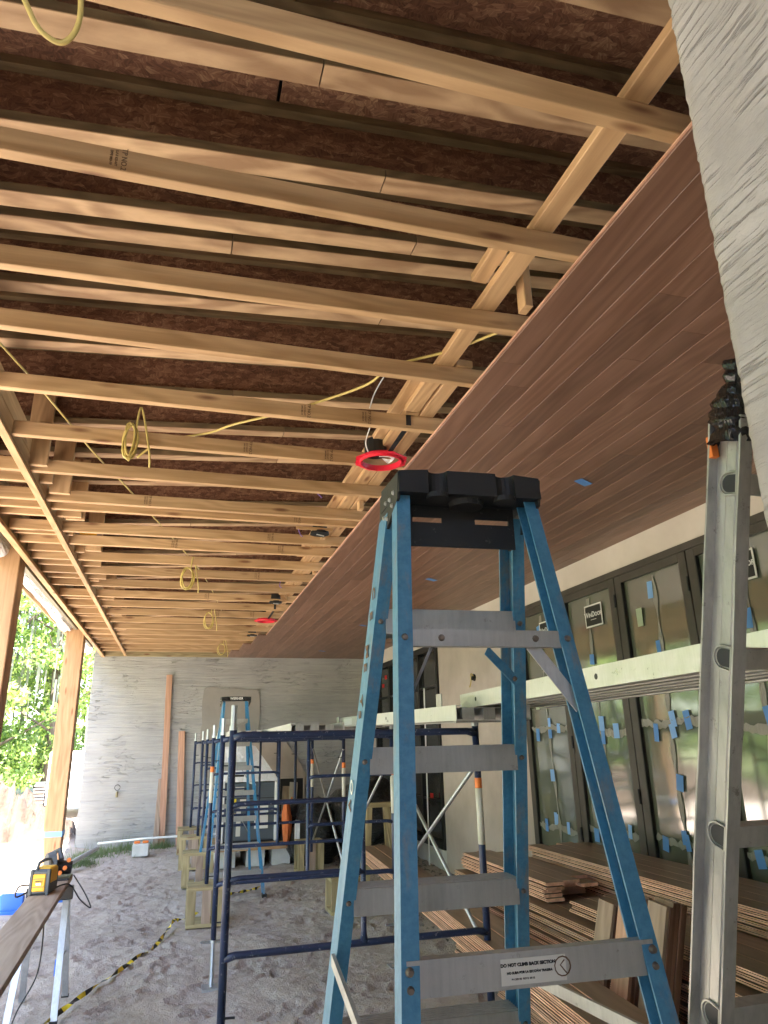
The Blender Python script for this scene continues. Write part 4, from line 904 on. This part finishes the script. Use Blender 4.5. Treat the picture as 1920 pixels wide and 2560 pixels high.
# ------------------------------------------------------------ cabinet, table, bags
t=thing('hvac_cabinet','dark grey air handling cabinet with white corner posts and labels','cabinet',(1.25,12.6,.30))
obj('cabinet_body',nb((.80,12.45,.33),(1.70,13.2,1.2),.01),GREYM,t)
for x in (.79,1.66): obj('corner_guard',nb((x,12.42,.31),(x+.06,12.5,1.21),.008),WHT,t)
for (a,b,m) in (((1.05,12.44,.40),(1.12,12.449,.78),PAPER),((1.34,12.44,.5),(1.56,12.449,.92),WHT),((.98,12.44,.86),(1.04,12.449,.96),YTAPE),((.98,12.44,.66),(1.04,12.449,.74),YTAPE),((1.10,12.44,.8),(1.22,12.449,.95),PAPER),((1.02,12.44,1.03),(1.16,12.449,1.14),PAPER)): obj('panel_label',nb(a,b),m,t)
obj('panel_seam',nb((.86,12.443,.955),(1.66,12.4495,.965)),BLK,t); obj('base_rail',nb((.8,12.45,.30),(1.7,13.15,.33)),BLK,t)
t=thing('wrapped_duct','white foil wrapped sloping duct hood on top of the grey cabinet','duct hood',(1.2,12.7,1.21))
bm=bmesh.new(); P=[(.79,1.215),(1.71,1.215),(1.70,1.25),(1.32,1.77),(1.24,1.79),(.80,1.79)]
a_=[bm.verts.new((x+random.uniform(-.01,.01),12.44,z)) for x,z in P]; b2=[bm.verts.new((x,13.1,z)) for x,z in P]; bm.faces.new(a_); bm.faces.new(b2[::-1])
for i in range(6): bm.faces.new((a_[i],a_[(i+1)%6],b2[(i+1)%6],b2[i]))
obj('hood',bm,FOIL,t); obj('blue_sticker',nb((.88,12.43,1.46),(1.0,12.437,1.6)),TAPE,t)
t=thing('plywood_table','low plywood worktop on white blocks under the grey cabinet','table',(1.2,12.5,0))
obj('top',nb((.70,12.0,.24),(1.95,13.3,.298)),PINE,t)
for x in (.75,1.2,1.6): obj('block',nb((x,12.1,0),(x+.28,13.2,.239)),CONC,t)
def bag(label,c,r,seed,m=BAGM,name='rubbish_bag'):
    bm=bmesh.new(); bmesh.ops.create_icosphere(bm,subdivisions=4,radius=1)
    for v in bm.verts:
        n=v.co.normalized(); k=1+.22*mn.noise(n*1.5+V((seed,0,0)))+.10*abs(mn.noise(n*5+V((0,seed,0))))+.05*mn.noise(V((n.x*14,n.y*14,n.z*5)))
        v.co=V((c[0]+n.x*r[0]*k,c[1]+n.y*r[1]*k,max(0,c[2]+n.z*r[2]*k)))
    return prop(obj(name,bm,m,smooth=True,origin=(c[0],c[1],0)),label,'rubbish bag','black sacks by the end wall')
bag('largest black plastic sack, resting high against the dark window',(3.05,11.6,.75),(.62,.7,.50),3); bag('slumped black sack in front of the end wall, left of the largest',(2.25,12.0,.42),(.42,.5,.50),8)
bag('low black sack spilling along the ground behind the crate',(2.0,13.0,.3),(.7,.5,.32),11); bag('rounded black sack just right of the cabinet',(1.98,12.2,.60),(.20,.3,.30),15)
bag('orange rag bundle stuffed beside the cabinet',(1.80,12.0,.62),(.07,.2,.30),21,mat('orange_rag',(.55,.14,.04),.8),'rag_bundle')
prop(obj('insulation_scrap',nb((1.86,11.5,.42),(1.93,11.56,.68)),FOIL),'shiny crumpled foil scrap hanging on the rounded black sack','foil scrap')
# ------------------------------------------------------------ left work bench, tools
wb=thing('work_plank','long weathered plank laid on the metal sawhorse as a bench','plank',(-.75,5,.83))
A=V((-.80,6.60,.83)); B=V((-.98,3.0,.83)); 
board('board',(-.805,6.62,.831),(-.70,2.6,.831),.205,.038,PALE,wb)
sh=thing('sawhorse','folding metal sawhorse under the far end of the plank','sawhorse',(-.72,6.4,0))
board('top_beam',(-.98,6.36,.765),(-.66,6.36,.765),.06,.09,DARKST,sh); obj('blue_insert',nb((-.93,6.326,.705),(-.70,6.394,.72)),BEAMB,sh)
for sx,sy in ((1,-1),(1,1),(-1,-1),(-1,1)):
    x=-.70 if sx>0 else -.94; a=V((x,6.36+sy*.03,.72)); b=V((x+.03*sx,6.36+sy*.29,0))
    obj('leg',prism(bmesh.new(),[(-.022,-.012),(.022,-.012),(.022,.012),(.016,.012),(.016,-.006),(-.016,-.006),(-.016,.012),(-.022,.012)],a,b,(1,0,0),(0,1,0)),GALV,sh)
    if sx>0: obj('foot_grip',nb((b.x-.026,b.y-.016,0),(b.x+.026,b.y+.016,.02)),BLK,sh)
m_=V((-.69,6.18,.30)); obj('blue_clip',nb((-.715,6.19,.26),(-.665,6.225,.36)),BEAMB,sh); obj('stay',nt_([(-.69,6.2,.34),(-.69,6.52,.34)],.008,6),GALV,sh)
rd=thing('jobsite_radio','yellow and black jobsite charger box with carrying handle on the plank','radio',(-.93,6.15,.85))
RX,RY,RZ=-.885,5.80,.85; RM=Matrix.Translation((RX,RY,RZ))@Matrix.Rotation(-.18,4,'Z')@Matrix.Scale(.62,4)
obj('housing',nb((0,0,.0),(.20,.32,.26),.025),GREYP,rd,RM); obj('yellow_front',nb((.03,-.012,.04),(.165,.01,.215),.008),YBLK,rd,RM)
obj('yellow_shell',nb((.02,.03,.10),(.206,.27,.268),.02),YBLK,rd,RM)
for z in (.085,.165): obj('front_groove',nb((.035,-.0135,z),(.16,-.0115,z+.006)),GREYP,rd,RM)
obj('badge',nb((.065,-.0155,.10),(.13,-.0118,.155)),YBLK,rd,RM); link('lettering',text_mesh('DEWALT',.02,.0008),BLK,rd,RM@mtx((1,0,0),(0,0,1),(.0975,-.017,.142))); obj('display',nb((.07,-.0165,.105),(.125,-.0156,.128)),GALV,rd,RM)
obj('handle',tube(bmesh.new(),[(.055,.02,.245),(.06,.05,.32),(.10,.10,.345),(.14,.16,.345),(.15,.20,.29)],.017,8),GREYP,rd,RM)
obj('corner_bumper',nb((-.008,-.008,.0),(.03,.03,.26),.008),GREYP,rd,RM); obj('corner_bumper',nb((.172,-.008,.0),(.21,.03,.26),.008),GREYP,rd,RM)
sw=thing('circular_saw','dark grey circular saw with orange details lying behind the radio','saw',(-.80,6.45,.85))
obj('blade_guard',nt_([(-.88,6.42,.95),(-.83,6.44,.95)],[.085,.10],18),GREYP,sw); obj('motor',nt_([(-.83,6.45,.93),(-.70,6.47,.92)],[.055,.045],12),DARKST,sw)
obj('shoe',nb((-.90,6.33,.851),(-.70,6.58,.862),.003),DARKST,sw); obj('grip',tube(bmesh.new(),[(-.86,6.52,.94),(-.84,6.55,1.03),(-.80,6.47,1.05),(-.77,6.4,.99)],.018,8),GREYP,sw)
for p in ((-.74,6.40,.93),(-.72,6.43,.98),(-.77,6.38,.90)): obj('orange_knob',nt_([p,(p[0],p[1]-.02,p[2])],.016,8),ORG,sw)
cable([(-.88,5.9,.90),(-.95,5.82,.91),(-.97,5.86,.84),(-.89,5.98,.86)],.006,BLK,'black lead looping out of the left of the radio')
cable([(-.77,5.95,.855),(-.68,6.2,.845),(-.60,6.3,.72),(-.52,6.3,.66),(-.58,6.38,.75),(-.68,6.45,.87)],.005,BLK,'black lead looping off the right end of the plank')
cable([(-.70,5.3,.80),(-.71,5.35,.5),(-.80,5.3,.3),(-.84,5.25,.1),(-.80,5.2,.01),(-.78,5.0,.01)],.005,BLK,'dark cord hanging from the plank to the sand')
# hazard tape rope
def ribbon(pts,label,w_=.035):
    P=catmull(pts,10)
    bm=bmesh.new()
    for i in range(len(P)-1):
        a,b=P[i],P[i+1]; d=(b-a).normalized(); n=V((-d.y,d.x,0)).normalized(); th=i*.35; q=n*math.cos(th)*.5+V((0,0,1))*abs(math.sin(th))*.5; th2=(i+1)*.35; q2=n*math.cos(th2)*.5+V((0,0,1))*abs(math.sin(th2))*.5
        for k in range(4):
            u0,u1=k/4,(k+1)/4
            f=[a.lerp(b,u0)+q.lerp(q2,u0)*w_,a.lerp(b,u1)+q.lerp(q2,u1)*w_,a.lerp(b,u1)-q.lerp(q2,u1)*w_,a.lerp(b,u0)-q.lerp(q2,u0)*w_]
            fc=bm.faces.new([bm.verts.new(p+V((0,0,.03))) for p in f]); fc.material_index=int(((i*.5+k*.25)%2)>=1)
    bmesh.ops.remove_doubles(bm,verts=bm.verts,dist=.0005)
    o=obj('hazard_tape',bm,YTAPE,origin=pts[0]); o.data.materials.append(BLK); prop(o,label,'hazard tape')
ribbon([(-1.0,5.5,.0),(-.75,5.95,.0),(-.55,6.5,.0),(-.35,7.0,.0),(-.18,7.45,.0),(-.05,7.75,0),(.05,8.25,.0),(.12,8.6,.03),(.2,8.75,.0),(.38,8.95,.02)],'twisted yellow and black hazard tape lying across the sand')
ribbon([(.75,9.9,0),(.9,9.95,.01),(1.1,10.1,.0),(1.25,10.2,.03)],'short end of hazard tape at the foot of the far ladder')
# misc on the ground
t=thing('concrete_block','white painted concrete block with orange clamps on top','block',(-.44,14.1,0)); obj('cube',nb((-.57,13.95,0),(-.30,14.22,.20),.01),CONC,t)
for x in (-.5,-.36): obj('orange_clamp',nb((x-.05,14.0,.202),(x+.05,14.12,.235),.008),ORG,t)
prop(obj('white_pipe',nt_([(-1.2,14.7,.16),(-.4,14.25,.25),(1.3,14.2,.27)],.018,8),WHT),'long white plastic pipe lying across the concrete block','pipe')
prop(obj('steel_conduit',nt_([(-1.44,12.55,.12),(-1.12,13.7,.2)],.035,10),GALV),'steel conduit pipe lying beside the taped post','pipe')
prop(obj('blue_beam',nb((-2.7,9.85,.0),(-1.55,9.93,.22),.01),BEAMB),'bright blue steel beam lying on the ground at the left edge','beam'); 
prop(obj('beam_flange',nb((-2.7,9.80,.0),(-1.5,9.84,.05)),BEAMB),'thin blue flange plate at the foot of the blue beam','plate')
t=thing('hose_bib','brass garden tap with wire ring fixed low on the end wall','tap',(-.98,YW,.95)); obj('body',nt_([(-.98,YW,.98),(-.98,YW-.08,.97),(-.98,YW-.10,.90)],.022,8),mat('brass',(.35,.28,.16),.4,.8),t); obj('wheel',nt_([(-.98+.05*math.cos(a*.6),YW-.07,1.07+.05*math.sin(a*.6)) for a in range(11)],.006,5),DARKST,t)
bm=bmesh.new()
for k in range(2600):    # weeds at the foot of the wall
    c=random.choice(((-1.0,14.6,.5),(-.6,14.9,.4),(-1.35,13.4,.3),(-.1,15.0,.2),(-4.5,17,1.2),(-1.25,14.3,.35))); x=random.gauss(c[0],c[2]*.5); y=min(15.18,random.gauss(c[1],c[2]*.4)); h_=random.uniform(.03,.13)*(1 if random.random()<.95 else 2.5); a=random.uniform(0,6.28); w_=.006; z=ground_z(x,y)
    dx,dy=math.cos(a),math.sin(a); bm.faces.new([bm.verts.new(p) for p in ((x-dy*w_,y+dx*w_,z),(x+dy*w_,y-dx*w_,z),(x+dx*h_*.5,y+dy*h_*.5,z+h_))])
prop(obj('weeds',bm,mat('weed_green',(.16,.22,.09),.7),origin=(-1,14.6,0)),'green weeds growing along the left foot of the end wall','weeds',kind='stuff')
# ------------------------------------------------------------ outside: trailer, trees
t=thing('site_trailer','white utility trailer parked on bright ground beyond the end wall','trailer',(-3.3,23,0))
obj('body',nb((-3.25,22,.35),(-.6,25.5,1.72),.03),WHT,t); obj('vent_panel',nb((-3.50,21.9,.3),(-3.27,22.3,.95)),GREYP,t)
for k in range(7): obj('louvre',nb((-3.52,21.87,.34+k*.085),(-3.25,21.899,.38+k*.085)),PALE,t)
for y in (22.8,24.2): obj('wheel',nt_([(-3.30,y,.35),(-3.12,y,.35)],.34,20),BLK,t)
LEAF=[]
for nm,c in (('leaf_light',(.36,.46,.17)),('leaf_mid',(.22,.32,.10)),('leaf_dark',(.09,.15,.045))):
    m=bpy.data.materials.new(nm); m.use_nodes=True; n=m.node_tree; p=n.nodes['Principled BSDF']; p.inputs['Base Color'].default_value=(*c,1); p.inputs['Roughness'].default_value=.55
    tr=n.nodes.new('ShaderNodeBsdfTranslucent'); tr.inputs[0].default_value=(min(.9,c[0]*2),min(.9,c[1]*1.9),c[2],1); mx=n.nodes.new('ShaderNodeMixShader'); mx.inputs[0].default_value=.4
    n.links.new(p.outputs[0],mx.inputs[1]); n.links.new(tr.outputs[0],mx.inputs[2]); n.links.new(mx.outputs[0],n.nodes['Material Output'].inputs[0]); LEAF.append(m)
BARK=mat('bark',(.11,.085,.065),.9); MOSS=mat('hanging_moss',(.17,.18,.13),.95)
def crown(seed,h0,h1,rad,nc,npc,ls):
    r=np.random.default_rng(seed); C=[]
    for k in range(nc):
        z=r.uniform(h0,h1); q=(z-h0)/(h1-h0); rr_=rad*(.55+.45*math.sin(math.pi*min(1,q*.9+.12)))*math.sqrt(r.random())*1.05; a=r.uniform(0,6.28)
        C.append((rr_*math.cos(a),rr_*math.sin(a),z,r.uniform(.35,.95)))
    cs=[];qs=[];mi=[]
    tot=0
    for (x,y,z,s) in C:
        n=int(npc*s); d=r.normal(size=(n,3)); d/=np.linalg.norm(d,axis=1)[:,None]; pos=np.array([x,y,z])+d*s*(r.random((n,1))**.4)*np.array([1,1,.7])
        t1=r.normal(size=(n,3)); t1/=np.linalg.norm(t1,axis=1)[:,None]; t2=np.cross(t1,r.normal(size=(n,3))); t2/=np.linalg.norm(t2,axis=1)[:,None]
        L=ls*r.uniform(.6,1.4,(n,1)); v=np.stack([pos-t1*L,pos-t2*L*.5,pos+t1*L,pos+t2*L*.5],1); cs.append(v.reshape(-1,3)); qs.append(np.arange(n*4).reshape(-1,4)+tot); tot+=n*4
        base=r.integers(0,3); mi.append(np.where(r.random(n)<.6,base,r.integers(0,3,n)))
    return npmesh(np.concatenate(cs),np.concatenate(qs),False,np.concatenate(mi))
crowns=[crown(s,.4,9.5,2.6,75,150,.10) for s in (1,2,3)]
for me in crowns:
    for m in LEAF: me.materials.append(m)
def mossmesh(seed):
    r=random.Random(seed); bm=bmesh.new()
    for k in range(120):
        a=r.uniform(0,6.28); q=2.5*math.sqrt(r.random()); x,y,z=q*math.cos(a),q*math.sin(a),r.uniform(3,9); l=r.uniform(.5,1.8); w_=r.uniform(.03,.09); dx,dy=math.cos(a),math.sin(a)
        bm.faces.new([bm.verts.new(p) for p in ((x-dy*w_,y+dx*w_,z),(x+dy*w_,y-dx*w_,z),(x+dy*w_*.7,y-dx*w_*.7,z-l*.6),(x,y,z-l),(x-dy*w_*.7,y+dx*w_*.7,z-l*.6))])
    me=fin(bm); me.materials.append(MOSS); return me
mosses=[mossmesh(1),mossmesh(2)]
bm=bmesh.new(); tube(bm,[(0,0,-.2),(.05,.05,2),(.0,.2,4.5),(.2,.1,8)],[.20,.16,.12,.05],10)
for k in range(9):
    a=k*2.4; z=1.5+k*.75; tube(bm,[(0.03,.08,z),(math.cos(a)*.9,math.sin(a)*.9,z+.5),(math.cos(a)*2.1,math.sin(a)*2.1,z+1.2)],[.06,.04,.015],6)
trunk=fin(bm,True); trunk.materials.append(BARK)
tp=[(-7.2,33,1.2),(-5.0,34,1.1),(-8.9,35,1.25),(-10.5,31,1.2),(-3.0,36,1.2),(-12.2,28,1.15),(-6.2,40,1.5),(-12.8,24,1.2),(-13.4,20,1.1),(-13.0,16,1.25),(-13.8,12,1.2),(-13.2,8,1.1),(-14,3,1.2),(-13.5,-2,1.2),(-14.4,34,1.5),(-9.9,27.5,.8),(-14.8,-7,1.3),(-17,26,1.6),(-17.5,15,1.6),(-17,5,1.6)]
for k,(x,y,s) in enumerate(tp):
    where='beyond the porch posts' if k in (0,1,2,4) else ('in the wood beside the porch' if k>6 else 'at the corner of the wood')
    t=thing('moss_hung_tree','leafy moss hung tree, %s in line %s'%(ordn[k],where),'tree',(x,y,0),'trees of the wood beyond the site')
    Mx=Matrix.Translation((x,y,0))@Matrix.Rotation(k*1.3,4,'Z')@Matrix.Scale(s,4)
    link('trunk',trunk,None,t,Mx); link('crown',crowns[k%3],None,t,Mx); prop(link('hanging_moss',mosses[k%2],None,t,Mx),kind='stuff')
